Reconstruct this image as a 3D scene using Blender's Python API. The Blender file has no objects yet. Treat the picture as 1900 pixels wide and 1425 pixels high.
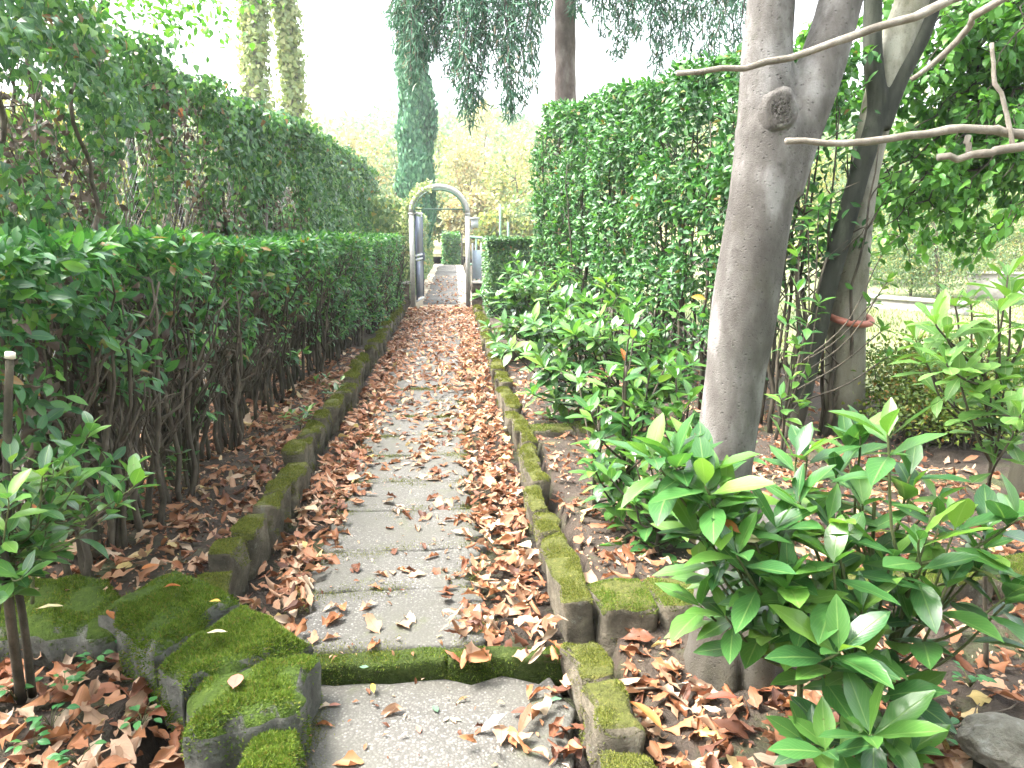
import bpy, bmesh, math
import numpy as np
from mathutils import Vector, Matrix, noise

# ------------------------------------------------------------------ camera, world, sun, exposure
S = bpy.context.scene
COL = S.collection
R = math.radians
CAM = np.array([0.0, 0.0, 1.42])
F, W, H = 1450.0, 1900.0, 1425.0
PITCH, YAW = R(10.95), R(4.26)
cam_d = bpy.data.cameras.new('camera')
cam_d.sensor_width = 36.0
cam_d.lens = 36.0 * F / W
cam_d.clip_start = 0.05
cam_d.clip_end = 2000
cam = bpy.data.objects.new('camera', cam_d)
cam.location = CAM
cam.rotation_euler = (math.pi / 2 - PITCH, 0, -YAW)
COL.objects.link(cam)
S.camera = cam

SUN_EL, SUN_AZ = 61.0, -82.0          # azimuth clockwise from +Y: veiled sun to the left
world = bpy.data.worlds.new('World')
S.world = world
world.use_nodes = True
wn = world.node_tree
sky = wn.nodes.new('ShaderNodeTexSky')
sky.sky_type = 'NISHITA'
sky.sun_disc = False
sky.sun_elevation = R(SUN_EL)
sky.sun_rotation = R(SUN_AZ)
sky.air_density = 1.0
sky.dust_density = 6.0
sky.ozone_density = 1.0
hs = wn.nodes.new('ShaderNodeHueSaturation')
hs.inputs['Saturation'].default_value = 0.35       # thin white cloud cover
wn.links.new(sky.outputs[0], hs.inputs['Color'])
wn.links.new(hs.outputs[0], wn.nodes['Background'].inputs['Color'])
wn.nodes['Background'].inputs['Strength'].default_value = 0.15

sd = bpy.data.lights.new('sun', 'SUN')
sd.energy = 1.7
sd.angle = R(20)
sd.color = (1.0, 0.95, 0.87)
so = bpy.data.objects.new('sun', sd)
sv = Vector((math.sin(R(SUN_AZ)) * math.cos(R(SUN_EL)), math.cos(R(SUN_AZ)) * math.cos(R(SUN_EL)), math.sin(R(SUN_EL))))
so.rotation_euler = sv.to_track_quat('Z', 'Y').to_euler()
so.location = (-6, 2, 12)
COL.objects.link(so)

S.view_settings.view_transform = 'Standard'
S.view_settings.look = 'None'
S.view_settings.gamma = 1.0
S.view_settings.exposure = 3.1
S.view_settings.use_curve_mapping = False
S.render.engine = 'CYCLES'
S.cycles.use_denoising = True
S.cycles.use_adaptive_sampling = True
S.cycles.adaptive_threshold = 0.02
S.cycles.max_bounces = 8
S.cycles.diffuse_bounces = 2
S.cycles.glossy_bounces = 2
S.cycles.transmission_bounces = 4
S.cycles.transparent_max_bounces = 4
S.cycles.volume_bounces = 0
S.cycles.sample_clamp_indirect = 8

rng = np.random.default_rng(11)
U = rng.uniform
_f = np.array([math.sin(YAW) * math.cos(PITCH), math.cos(YAW) * math.cos(PITCH), -math.sin(PITCH)])
_r = np.array([math.cos(YAW), -math.sin(YAW), 0.0])
_u = np.cross(_r, _f)


def at(px, py, Y):
    """world point at depth Y that stands where the photo shows (px, py)"""
    d = _f + (px - W / 2) / F * _r - (py - H / 2) / F * _u
    return CAM + d * (Y / d[1])


def flat(px, py, z=0.0):
    d = _f + (px - W / 2) / F * _r - (py - H / 2) / F * _u
    return CAM + d * ((z - CAM[2]) / d[2])


def look(P):
    """photo position and distance of points: used only to choose which pieces become objects of their own"""
    q = P - CAM
    c = q @ _f
    cc = np.where(c > 0.05, c, 0.05)
    return W / 2 + F * (q @ _r) / cc, H / 2 - F * (q @ _u) / cc, c


# ------------------------------------------------------------------ materials
def nt(name):
    m = bpy.data.materials.new(name)
    m.use_nodes = True
    t = m.node_tree
    return m, t, t.nodes['Principled BSDF'], t.nodes['Material Output']


def nd(t, kind, **kw):
    n = t.nodes.new(kind)
    for k, v in kw.items():
        if k in n.inputs:
            n.inputs[k].default_value = v
        else:
            setattr(n, k, v)
    return n


def ramp(t, fac, stops, mode='LINEAR'):
    n = t.nodes.new('ShaderNodeValToRGB')
    e = n.color_ramp
    e.interpolation = mode
    while len(e.elements) < len(stops):
        e.elements.new(0.5)
    for i, (p, c) in enumerate(stops):
        e.elements[i].position = p
        e.elements[i].color = (*c, 1) if len(c) == 3 else c
    if fac is not None:
        t.links.new(fac, n.inputs[0])
    return n.outputs[0]


def mix(t, fac, a, b):
    n = t.nodes.new('ShaderNodeMix')
    n.data_type = 'RGBA'
    for sock, v in ((n.inputs[0], fac), (n.inputs[6], a), (n.inputs[7], b)):
        if hasattr(v, 'links'):
            t.links.new(v, sock)
        else:
            sock.default_value = v if not isinstance(v, tuple) else (*v, 1)
    return n.outputs[2]


def maths(t, op, a, b=None, clamp=False):
    n = t.nodes.new('ShaderNodeMath')
    n.operation = op
    n.use_clamp = clamp
    for i, v in enumerate((a, b)):
        if v is None:
            continue
        if hasattr(v, 'links'):
            t.links.new(v, n.inputs[i])
        else:
            n.inputs[i].default_value = v
    return n.outputs[0]


def coords(t, kind='Object'):
    return t.nodes.new('ShaderNodeTexCoord').outputs[kind]


def geo_pos(t):
    return t.nodes.new('ShaderNodeNewGeometry').outputs['Position']


def noise_t(t, vec, scale, detail=4, rough=0.55):
    n = nd(t, 'ShaderNodeTexNoise', Scale=scale, Detail=detail, Roughness=rough)
    t.links.new(vec, n.inputs['Vector'])
    return n.outputs['Fac']


def bump(t, bsdf, height, strength=0.5, dist=0.01):
    b = nd(t, 'ShaderNodeBump', Strength=strength, Distance=dist)
    t.links.new(height, b.inputs['Height'])
    t.links.new(b.outputs[0], bsdf.inputs['Normal'])


def rnd_value(t):
    a = nd(t, 'ShaderNodeAttribute', attribute_name='rnd')
    o = t.nodes.new('ShaderNodeObjectInfo')
    return maths(t, 'FRACT', maths(t, 'ADD', a.outputs['Fac'], o.outputs['Random']))


def leaf_mat(name, stops, rough=0.4, trans=0.3, rib=None, spec=0.5, tcol=(1.2, 1.25, 0.6)):
    m, t, b, out = nt(name)
    r = rnd_value(t)
    c = ramp(t, r, stops)
    uv = coords(t, 'UV')
    if rib:
        sx = t.nodes.new('ShaderNodeSeparateXYZ')
        t.links.new(uv, sx.inputs[0])
        d = maths(t, 'ABSOLUTE', maths(t, 'SUBTRACT', sx.outputs[0], 0.5))
        k = maths(t, 'SUBTRACT', 1.0, maths(t, 'MULTIPLY', d, 22.0), True)
        # side veins: slanted lines
        v = maths(t, 'ADD', maths(t, 'MULTIPLY', sx.outputs[1], 9.0), maths(t, 'MULTIPLY', d, -7.0))
        w = maths(t, 'ABSOLUTE', maths(t, 'SUBTRACT', maths(t, 'FRACT', v), 0.5))
        w2 = maths(t, 'MULTIPLY', maths(t, 'SUBTRACT', 1.0, maths(t, 'MULTIPLY', w, 9.0), True), 0.28)
        c = mix(t, maths(t, 'MULTIPLY', maths(t, 'MAXIMUM', k, w2), 0.75), c, rib)
        bump(t, b, maths(t, 'MAXIMUM', k, w2), 0.25, 0.002)
    if rib:
        sp = ramp(t, noise_t(t, geo_pos(t), 75.0, 3, 0.6), [(0.68, (0, 0, 0)), (0.73, (0.8, 0.8, 0.8))])
        c = mix(t, sp, c, (0.12, 0.085, 0.03))
    n = noise_t(t, geo_pos(t), 30.0, 2)
    c = mix(t, maths(t, 'MULTIPLY', n, 0.35), c, mix(t, 0.5, c, (0.02, 0.03, 0.008)))
    t.links.new(c, b.inputs['Base Color'])
    b.inputs['Roughness'].default_value = rough
    b.inputs['Specular IOR Level'].default_value = spec
    tr = t.nodes.new('ShaderNodeBsdfTranslucent')
    mul = t.nodes.new('ShaderNodeMix')
    mul.data_type = 'RGBA'
    mul.blend_type = 'MULTIPLY'
    mul.inputs[0].default_value = 1.0
    t.links.new(c, mul.inputs[6])
    mul.inputs[7].default_value = (*tcol, 1)
    t.links.new(mul.outputs[2], tr.inputs[0])
    ms = t.nodes.new('ShaderNodeMixShader')
    ms.inputs[0].default_value = trans
    t.links.new(b.outputs[0], ms.inputs[1])
    t.links.new(tr.outputs[0], ms.inputs[2])
    t.links.new(ms.outputs[0], out.inputs[0])
    return m


G = lambda k, *s: [(p, tuple(np.array(c) * k)) for p, c in s]
M = {}
M['laurel'] = leaf_mat('laurel_leaf', G(1.0, (0, (0.034, 0.120, 0.038)), (0.45, (0.062, 0.185, 0.044)), (0.8, (0.110, 0.255, 0.048)), (1, (0.185, 0.335, 0.058))), 0.28, 0.34, (0.24, 0.38, 0.12), 0.75)
M['pitto'] = leaf_mat('pittosporum_leaf', G(1.4, (0, (0.070, 0.170, 0.036)), (0.5, (0.105, 0.225, 0.050)), (1, (0.150, 0.290, 0.060))), 0.4, 0.35, (0.42, 0.50, 0.20), 0.45)
M['hedge'] = leaf_mat('hedge_leaf', G(1.6, (0, (0.015, 0.060, 0.024)), (0.4, (0.028, 0.105, 0.034)), (0.75, (0.055, 0.165, 0.034)), (0.975, (0.105, 0.230, 0.045)), (0.985, (0.20, 0.10, 0.03)), (1, (0.17, 0.11, 0.05))), 0.34, 0.38, (0.12, 0.24, 0.07), 0.55)
M['tallhedge'] = leaf_mat('tall_hedge_leaf', G(1.15, (0, (0.014, 0.060, 0.022)), (0.4, (0.028, 0.110, 0.030)), (0.75, (0.050, 0.165, 0.034)), (0.98, (0.095, 0.225, 0.045)), (0.988, (0.20, 0.10, 0.03)), (1, (0.17, 0.12, 0.05))), 0.42, 0.28, (0.12, 0.24, 0.07), 0.4)
M['ivy'] = leaf_mat('ivy_leaf', G(1.15, (0, (0.020, 0.075, 0.030)), (0.5, (0.045, 0.130, 0.046)), (0.85, (0.090, 0.210, 0.055)), (0.975, (0.16, 0.27, 0.05)), (0.988, (0.22, 0.09, 0.03)), (1, (0.14, 0.08, 0.05))), 0.4, 0.3, (0.2, 0.32, 0.14), 0.5)
M['broad'] = leaf_mat('broad_leaf', G(1.6, (0, (0.030, 0.100, 0.020)), (0.5, (0.055, 0.160, 0.026)), (1, (0.110, 0.250, 0.040))), 0.42, 0.42, None, 0.4)
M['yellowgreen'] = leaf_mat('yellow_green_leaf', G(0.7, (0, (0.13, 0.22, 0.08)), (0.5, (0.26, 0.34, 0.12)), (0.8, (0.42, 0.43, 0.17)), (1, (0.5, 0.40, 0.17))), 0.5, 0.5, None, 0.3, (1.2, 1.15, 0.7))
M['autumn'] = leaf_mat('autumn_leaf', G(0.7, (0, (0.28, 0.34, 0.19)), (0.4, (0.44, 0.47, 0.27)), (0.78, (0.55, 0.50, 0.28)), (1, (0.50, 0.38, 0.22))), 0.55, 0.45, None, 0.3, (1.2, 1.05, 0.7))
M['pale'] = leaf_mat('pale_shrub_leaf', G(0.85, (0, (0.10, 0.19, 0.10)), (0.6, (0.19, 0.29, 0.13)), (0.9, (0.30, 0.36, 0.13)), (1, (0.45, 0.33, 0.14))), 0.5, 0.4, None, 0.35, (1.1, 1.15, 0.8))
M['haze_lightened'] = leaf_mat('haze_lightened_ivy_leaf', G(1.0, (0, (0.24, 0.32, 0.14)), (0.6, (0.36, 0.43, 0.20)), (1, (0.46, 0.46, 0.22))), 0.45, 0.45, None, 0.4, (1.1, 1.15, 0.8))  # ivy colour lightened so distant haze and bleaching light are painted in
M['conifer'] = leaf_mat('conifer_needle', G(1.9, (0, (0.022, 0.060, 0.036)), (0.6, (0.040, 0.100, 0.060)), (0.9, (0.065, 0.140, 0.080)), (1, (0.13, 0.09, 0.06))), 0.5, 0.2, None, 0.3, (1.0, 1.1, 0.9))
M['cypress'] = leaf_mat('cypress_foliage', G(1.9, (0, (0.022, 0.070, 0.042)), (0.6, (0.045, 0.120, 0.065)), (1, (0.080, 0.170, 0.085))), 0.55, 0.2, None, 0.3, (1.0, 1.1, 0.9))
M['juniper'] = leaf_mat('spreading_shrub_leaf', G(1.0, (0, (0.05, 0.10, 0.02)), (0.5, (0.11, 0.18, 0.03)), (0.85, (0.20, 0.24, 0.05)), (1, (0.30, 0.14, 0.04))), 0.5, 0.35, None, 0.35)
M['weed'] = leaf_mat('weed_leaf', G(1.0, (0, (0.03, 0.15, 0.05)), (1, (0.07, 0.24, 0.06))), 0.4, 0.3, (0.15, 0.3, 0.1), 0.5)
M['grass'] = leaf_mat('grass_blade', G(1.0, (0, (0.10, 0.15, 0.04)), (0.6, (0.17, 0.21, 0.065)), (1, (0.28, 0.27, 0.11))), 0.6, 0.35, None, 0.3)
M['moss_tuft'] = leaf_mat('moss_tuft', G(1.0, (0, (0.055, 0.100, 0.014)), (0.5, (0.105, 0.170, 0.022)), (0.85, (0.175, 0.235, 0.036)), (1, (0.19, 0.14, 0.045))), 0.8, 0.3, None, 0.15)
M['kerb_tuft'] = leaf_mat('kerb_moss_tuft', G(1.0, (0, (0.080, 0.098, 0.022)), (0.6, (0.150, 0.172, 0.034)), (1, (0.23, 0.22, 0.06))), 0.85, 0.25, None, 0.12)


def dead_mat(name, stops):
    m, t, b, out = nt(name)
    r = rnd_value(t)
    c = ramp(t, r, stops)
    uv = coords(t, 'UV')
    sx = t.nodes.new('ShaderNodeSeparateXYZ')
    t.links.new(uv, sx.inputs[0])
    d = maths(t, 'ABSOLUTE', maths(t, 'SUBTRACT', sx.outputs[0], 0.5))
    k = maths(t, 'SUBTRACT', 1.0, maths(t, 'MULTIPLY', d, 25.0), True)
    v = maths(t, 'ADD', maths(t, 'MULTIPLY', sx.outputs[1], 11.0), maths(t, 'MULTIPLY', d, -8.0))
    w = maths(t, 'ABSOLUTE', maths(t, 'SUBTRACT', maths(t, 'FRACT', v), 0.5))
    w2 = maths(t, 'MULTIPLY', maths(t, 'SUBTRACT', 1.0, maths(t, 'MULTIPLY', w, 8.0), True), 0.5)
    vein = maths(t, 'MAXIMUM', k, w2)
    n = noise_t(t, geo_pos(t), 55.0, 4, 0.65)
    c = mix(t, maths(t, 'MULTIPLY', n, 0.55), c, mix(t, 0.65, c, (0.035, 0.014, 0.007)))
    c = mix(t, maths(t, 'MULTIPLY', vein, 0.3), c, (0.10, 0.045, 0.02))
    t.links.new(c, b.inputs['Base Color'])
    b.inputs['Roughness'].default_value = 0.5
    b.inputs['Specular IOR Level'].default_value = 0.35
    bump(t, b, maths(t, 'ADD', vein, n), 0.5, 0.002)
    tr = t.nodes.new('ShaderNodeBsdfTranslucent')
    t.links.new(c, tr.inputs[0])
    ms = t.nodes.new('ShaderNodeMixShader')
    ms.inputs[0].default_value = 0.22
    t.links.new(b.outputs[0], ms.inputs[1])
    t.links.new(tr.outputs[0], ms.inputs[2])
    t.links.new(ms.outputs[0], out.inputs[0])
    return m


DS = [(0, (0.07, 0.026, 0.015)), (0.12, (0.18, 0.066, 0.030)), (0.32, (0.31, 0.125, 0.056)), (0.56, (0.40, 0.195, 0.100)), (0.78, (0.48, 0.295, 0.185)), (0.94, (0.58, 0.44, 0.32)), (1, (0.60, 0.45, 0.15))]
TONES = {'dark brown': ((0.10, 0.040, 0.024), (0.17, 0.068, 0.036)), 'red brown': ((0.23, 0.082, 0.040), (0.29, 0.11, 0.055)), 'orange brown': ((0.36, 0.15, 0.062), (0.42, 0.19, 0.085)), 'tan': ((0.44, 0.26, 0.16), (0.50, 0.33, 0.22)), 'pale': ((0.54, 0.40, 0.29), (0.60, 0.47, 0.35))}
M['dead'] = dead_mat('dry_leaf', DS)
for _k, (_a, _b) in TONES.items():
    M['dead ' + _k] = dead_mat('dry_leaf_' + _k.replace(' ', '_'), [(0, _a), (1, _b)])
M['dry_ivy'] = dead_mat('withered_ivy', [(0, (0.06, 0.045, 0.034)), (0.6, (0.12, 0.092, 0.07)), (1, (0.22, 0.17, 0.13))])
M['dead_cream'] = dead_mat('cream_leaf', [(0, (0.66, 0.58, 0.36)), (1, (0.70, 0.60, 0.34))])
M['dead_yellow'] = dead_mat('yellow_leaf', [(0, (0.62, 0.40, 0.06)), (1, (0.66, 0.46, 0.10))])
M['dead_pink'] = dead_mat('pinkish_leaf', [(0, (0.46, 0.20, 0.15)), (1, (0.50, 0.22, 0.16))])
M['dead_orange'] = dead_mat('orange_leaf', [(0, (0.42, 0.14, 0.03)), (1, (0.46, 0.16, 0.04))])
M['dead_red'] = dead_mat('red_leaf', [(0, (0.26, 0.05, 0.03)), (1, (0.30, 0.07, 0.04))])
M['dead_green'] = dead_mat('fallen_green_leaf', [(0, (0.10, 0.22, 0.13)), (1, (0.12, 0.24, 0.14))])


def concrete():
    m, t, b, _ = nt('pebbled_concrete')
    p = geo_pos(t)
    v = nd(t, 'ShaderNodeTexVoronoi', Scale=115.0)
    t.links.new(p, v.inputs['Vector'])
    v2 = nd(t, 'ShaderNodeTexVoronoi', Scale=260.0)
    t.links.new(p, v2.inputs['Vector'])
    sep = t.nodes.new('ShaderNodeSeparateColor')
    t.links.new(v.outputs['Color'], sep.inputs[0])
    peb = ramp(t, sep.outputs[0], [(0, (0.055, 0.053, 0.048)), (0.4, (0.095, 0.091, 0.083)), (0.85, (0.135, 0.13, 0.12)), (1, (0.23, 0.222, 0.205))])
    mort = ramp(t, v.outputs['Distance'], [(0.35, (0, 0, 0)), (0.62, (1, 1, 1))])
    c = mix(t, mort, peb, (0.062, 0.059, 0.052))
    big = noise_t(t, p, 2.6, 5, 0.6)
    st = ramp(t, big, [(0.40, (0, 0, 0)), (0.60, (0.75, 0.75, 0.75))])
    c = mix(t, st, c, (0.066, 0.064, 0.052))
    mo = ramp(t, noise_t(t, p, 5.0, 6, 0.7), [(0.57, (0, 0, 0)), (0.72, (0.75, 0.75, 0.75))])
    c = mix(t, mo, c, (0.07, 0.08, 0.035))
    t.links.new(c, b.inputs['Base Color'])
    b.inputs['Roughness'].default_value = 0.8
    hgt = maths(t, 'ADD', maths(t, 'MULTIPLY', v.outputs['Distance'], -1.0), maths(t, 'MULTIPLY', v2.outputs['Distance'], -0.4))
    bump(t, b, hgt, 0.5, 0.004)
    return m


def soil():
    m, t, b, _ = nt('soil')
    p = geo_pos(t)
    n = noise_t(t, p, 9.0, 8, 0.7)
    n2 = noise_t(t, p, 60.0, 4, 0.7)
    c = ramp(t, n, [(0.3, (0.022, 0.016, 0.011)), (0.5, (0.048, 0.035, 0.024)), (0.7, (0.09, 0.068, 0.046))])
    c = mix(t, maths(t, 'MULTIPLY', n2, 0.6), c, (0.05, 0.035, 0.025))
    mo = ramp(t, noise_t(t, p, 2.3, 6, 0.65), [(0.52, (0, 0, 0)), (0.64, (0.85, 0.85, 0.85))])
    c = mix(t, mo, c, (0.06, 0.075, 0.024))
    t.links.new(c, b.inputs['Base Color'])
    b.inputs['Roughness'].default_value = 0.95
    bump(t, b, maths(t, 'ADD', n2, n), 0.9, 0.03)
    return m


def stone(name, base, moss, amount, side=0.25):
    m, t, b, _ = nt(name)
    p = geo_pos(t)
    n = noise_t(t, p, 7.0, 7, 0.65)
    n2 = noise_t(t, p, 55.0, 6, 0.75)
    c = ramp(t, n, [(0.34, tuple(x * 0.35 for x in base)), (0.52, base), (0.66, tuple(min(0.6, x * 2.0) for x in base))])
    li = ramp(t, noise_t(t, p, 24.0, 5, 0.7), [(0.58, (0, 0, 0)), (0.66, (0.7, 0.7, 0.7))])
    c = mix(t, li, c, (0.26, 0.27, 0.22))
    c = mix(t, maths(t, 'MULTIPLY', n2, 0.7), c, tuple(x * 0.4 for x in base))
    g = t.nodes.new('ShaderNodeNewGeometry')
    sz = t.nodes.new('ShaderNodeSeparateXYZ')
    t.links.new(g.outputs['True Normal'], sz.inputs[0])
    up = maths(t, 'MULTIPLY', sz.outputs[2], 0.42)
    k = maths(t, 'ADD', up, maths(t, 'ADD', noise_t(t, p, 11.0, 6, 0.7), maths(t, 'MULTIPLY', noise_t(t, p, 90.0, 3), 0.15)))
    mk = ramp(t, k, [(0.92 - amount, (0, 0, 0)), (1.02 - amount, (1, 1, 1))])
    mc = ramp(t, noise_t(t, p, 38.0, 5, 0.7), [(0.3, tuple(x * 0.55 for x in moss)), (0.55, moss), (0.75, (moss[0] * 1.7, moss[1] * 1.35, moss[2] * 1.6))])
    c = mix(t, mk, c, mc)
    t.links.new(c, b.inputs['Base Color'])
    b.inputs['Roughness'].default_value = 0.92
    b.inputs['Specular IOR Level'].default_value = 0.2
    bump(t, b, maths(t, 'ADD', n2, maths(t, 'MULTIPLY', mk, maths(t, 'ADD', 0.4, noise_t(t, p, 130.0, 3)))), 1.0, 0.022)
    return m


def bark(name, c0, c1, c2, moss=0.0, scale=1.0, vert=0.35, bmp=0.5):
    m, t, b, _ = nt(name)
    p = geo_pos(t)
    mp = nd(t, 'ShaderNodeMapping')
    mp.inputs['Scale'].default_value = (1, 1, vert)
    t.links.new(p, mp.inputs[0])
    n = noise_t(t, mp.outputs[0], 9.0 * scale, 6, 0.6)
    n2 = noise_t(t, p, 190.0 * scale, 5, 0.75)
    n3 = noise_t(t, p, 26.0 * scale, 4, 0.6)
    pit = nd(t, 'ShaderNodeTexVoronoi', Scale=70.0 * scale)
    t.links.new(p, pit.inputs['Vector'])
    pits = ramp(t, maths(t, 'ADD', pit.outputs['Distance'], maths(t, 'MULTIPLY', n3, 0.35)), [(0.22, (0, 0, 0)), (0.42, (1, 1, 1))])
    c = ramp(t, n, [(0.34, c0), (0.5, c1), (0.64, c2)])
    blot = ramp(t, noise_t(t, mp.outputs[0], 3.2 * scale, 6, 0.65), [(0.46, (0, 0, 0)), (0.60, (0.65, 0.65, 0.65))])
    c = mix(t, blot, c, tuple(x * 0.8 for x in c0))
    c = mix(t, maths(t, 'MULTIPLY', maths(t, 'SUBTRACT', 1.0, pits), 0.5), c, tuple(x * 0.4 for x in c0))
    c = mix(t, maths(t, 'MULTIPLY', n2, 0.55), c, tuple(x * 0.6 for x in c1))
    sp = ramp(t, n3, [(0.62, (0, 0, 0)), (0.72, (0.5, 0.5, 0.5))])
    c = mix(t, sp, c, tuple(x * 0.5 for x in c0))
    if moss:
        sz = t.nodes.new('ShaderNodeSeparateXYZ')
        t.links.new(p, sz.inputs[0])
        lowz = maths(t, 'SUBTRACT', 1.0, maths(t, 'MULTIPLY', sz.outputs[2], 2.2), True)
        k = maths(t, 'ADD', maths(t, 'MULTIPLY', lowz, 0.3), noise_t(t, p, 5.0, 6, 0.7))
        mk = ramp(t, k, [(0.58, (0, 0, 0)), (0.78, (moss, moss, moss))])
        c = mix(t, mk, c, (0.07, 0.072, 0.03))
        c = mix(t, maths(t, 'MULTIPLY', ramp(t, maths(t, 'ADD', lowz, maths(t, 'MULTIPLY', n, 0.8)), [(0.75, (0, 0, 0)), (1.2, (1, 1, 1))]), 0.6), c, (0.05, 0.042, 0.032))
    t.links.new(c, b.inputs['Base Color'])
    b.inputs['Roughness'].default_value = 0.8
    b.inputs['Specular IOR Level'].default_value = 0.25
    bump(t, b, maths(t, 'ADD', maths(t, 'ADD', maths(t, 'MULTIPLY', n2, 0.8), maths(t, 'MULTIPLY', pits, 0.5)), maths(t, 'ADD', maths(t, 'MULTIPLY', n3, 0.35), maths(t, 'MULTIPLY', n, 0.5))), bmp, 0.009)
    return m


def plain(name, col, rough=0.5, metal=0.0, var=0.25, scale=18.0, dirt=(0.08, 0.07, 0.055)):
    m, t, b, _ = nt(name)
    n = noise_t(t, geo_pos(t), scale, 6, 0.65)
    k = ramp(t, n, [(0.45, (0, 0, 0)), (0.75, (var * 2, var * 2, var * 2))])
    t.links.new(mix(t, k, col, dirt), b.inputs['Base Color'])
    b.inputs['Roughness'].default_value = rough
    b.inputs['Metallic'].default_value = metal
    bump(t, b, n, 0.25, 0.004)
    return m


M['concrete'] = concrete()
M['soil'] = soil()
M['slab'] = stone('mossy_slab_stone', (0.17, 0.17, 0.15), (0.075, 0.125, 0.018), 0.20)
M['kerb'] = stone('mossy_kerb_stone', (0.155, 0.135, 0.10), (0.105, 0.115, 0.028), 0.18)
M['step'] = stone('mossy_step_stone', (0.12, 0.10, 0.06), (0.060, 0.090, 0.018), 0.62)
M['rock'] = stone('field_rock', (0.36, 0.34, 0.28), (0.12, 0.13, 0.05), -0.16)
M['wallstone'] = stone('dark_wall_stone', (0.14, 0.11, 0.085), (0.10, 0.10, 0.05), 0.0)
M['bark1'] = bark('smooth_grey_bark', (0.09, 0.08, 0.07), (0.20, 0.185, 0.17), (0.40, 0.385, 0.37), 0.55, 1.0, 0.5, 0.9)
M['bark_scar'] = bark('scar_bark', (0.10, 0.088, 0.07), (0.19, 0.172, 0.148), (0.30, 0.28, 0.25), 0, 1.5, 1.0, 0.9)
M['bark2'] = bark('pale_patched_bark', (0.13, 0.125, 0.08), (0.25, 0.24, 0.185), (0.42, 0.41, 0.35), 0.6, 0.8, 0.4, 0.7)
M['bark_dark'] = bark('dark_bark', (0.018, 0.021, 0.016), (0.042, 0.046, 0.034), (0.085, 0.09, 0.068), 0.3, 1.0, 0.25)
M['bark_conifer'] = bark('conifer_bark', (0.10, 0.075, 0.065), (0.21, 0.165, 0.15), (0.31, 0.265, 0.245), 0, 0.8, 0.5, 0.8)
M['twig'] = bark('twig_bark', (0.055, 0.045, 0.035), (0.12, 0.10, 0.075), (0.20, 0.17, 0.13), 0, 2.0, 0.4, 0.3)
M['twig_dark'] = bark('dark_twig_bark', (0.03, 0.028, 0.02), (0.075, 0.065, 0.046), (0.13, 0.11, 0.08), 0, 2.0, 0.4, 0.3)
M['twig_green'] = bark('green_twig_bark', (0.06, 0.08, 0.03), (0.12, 0.14, 0.055), (0.20, 0.20, 0.10), 0, 2.0, 0.4, 0.3)
M['twig_pale'] = bark('pale_twig_bark', (0.22, 0.19, 0.15), (0.40, 0.35, 0.29), (0.56, 0.51, 0.44), 0, 2.5, 1.0, 0.6)
M['white_cut'] = plain('cut_wood', (0.72, 0.66, 0.55), 0.7, 0, 0.1)
M['gate_grey'] = plain('painted_grey_metal', (0.46, 0.45, 0.43), 0.45, 0.0, 0.22)
M['gate_panel'] = plain('dark_blue_metal', (0.085, 0.105, 0.16), 0.4, 0.1, 0.1)
M['rail_white'] = plain('white_rail_paint', (0.62, 0.64, 0.66), 0.4, 0, 0.1)
M['rail_green'] = plain('green_rail_paint', (0.10, 0.20, 0.14), 0.4, 0, 0.15)
M['blue_panel'] = plain('pale_blue_paint', (0.42, 0.50, 0.60), 0.4, 0, 0.12)
M['terracotta'] = plain('faded_red_rubber', (0.36, 0.125, 0.085), 0.55, 0, 0.1)
M['wire'] = plain('galvanised_wire', (0.30, 0.32, 0.33), 0.5, 0.6, 0.2)
M['lowwall'] = plain('weathered_wall', (0.36, 0.34, 0.31), 0.85, 0, 0.3, 9.0, (0.16, 0.14, 0.11))
M['lawn'] = plain('lawn_ground', (0.10, 0.125, 0.05), 0.95, 0, 0.4, 3.0, (0.17, 0.14, 0.07))
M['hill'] = plain('hill_ground', (0.16, 0.16, 0.07), 0.95, 0, 0.4, 0.2, (0.24, 0.18, 0.08))
M['farpath'] = plain('pale_gravel_path', (0.44, 0.39, 0.31), 0.9, 0, 0.35, 14.0, (0.30, 0.22, 0.14))


# ------------------------------------------------------------------ mesh helpers
def mesh_np(name, V, faces, uv=None, rnd=None, mat=None, smooth=True):
    """faces: list of int arrays (n, k); uv per vertex"""
    me = bpy.data.meshes.new(name)
    faces = [f for f in faces if len(f)]
    loops = np.concatenate([f.ravel() for f in faces]).astype(np.int32)
    tot = np.concatenate([np.full(len(f), f.shape[1]) for f in faces]).astype(np.int32)
    st = np.concatenate([[0], np.cumsum(tot)[:-1]]).astype(np.int32)
    me.vertices.add(len(V))
    me.vertices.foreach_set('co', np.ascontiguousarray(V, dtype=np.float32).ravel())
    me.loops.add(len(loops))
    me.loops.foreach_set('vertex_index', loops)
    me.polygons.add(len(tot))
    me.polygons.foreach_set('loop_start', st)
    me.polygons.foreach_set('loop_total', tot)
    if smooth:
        me.polygons.foreach_set('use_smooth', np.ones(len(tot), dtype=bool))
    if uv is not None:
        l = me.uv_layers.new(name='UVMap')
        l.data.foreach_set('uv', np.ascontiguousarray(uv[loops], dtype=np.float32).ravel())
    if rnd is not None:
        a = me.attributes.new('rnd', 'FLOAT', 'POINT')
        a.data.foreach_set('value', np.ascontiguousarray(rnd, dtype=np.float32))
    me.update(calc_edges=True)
    if mat:
        me.materials.append(M[mat])
    return me


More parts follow.
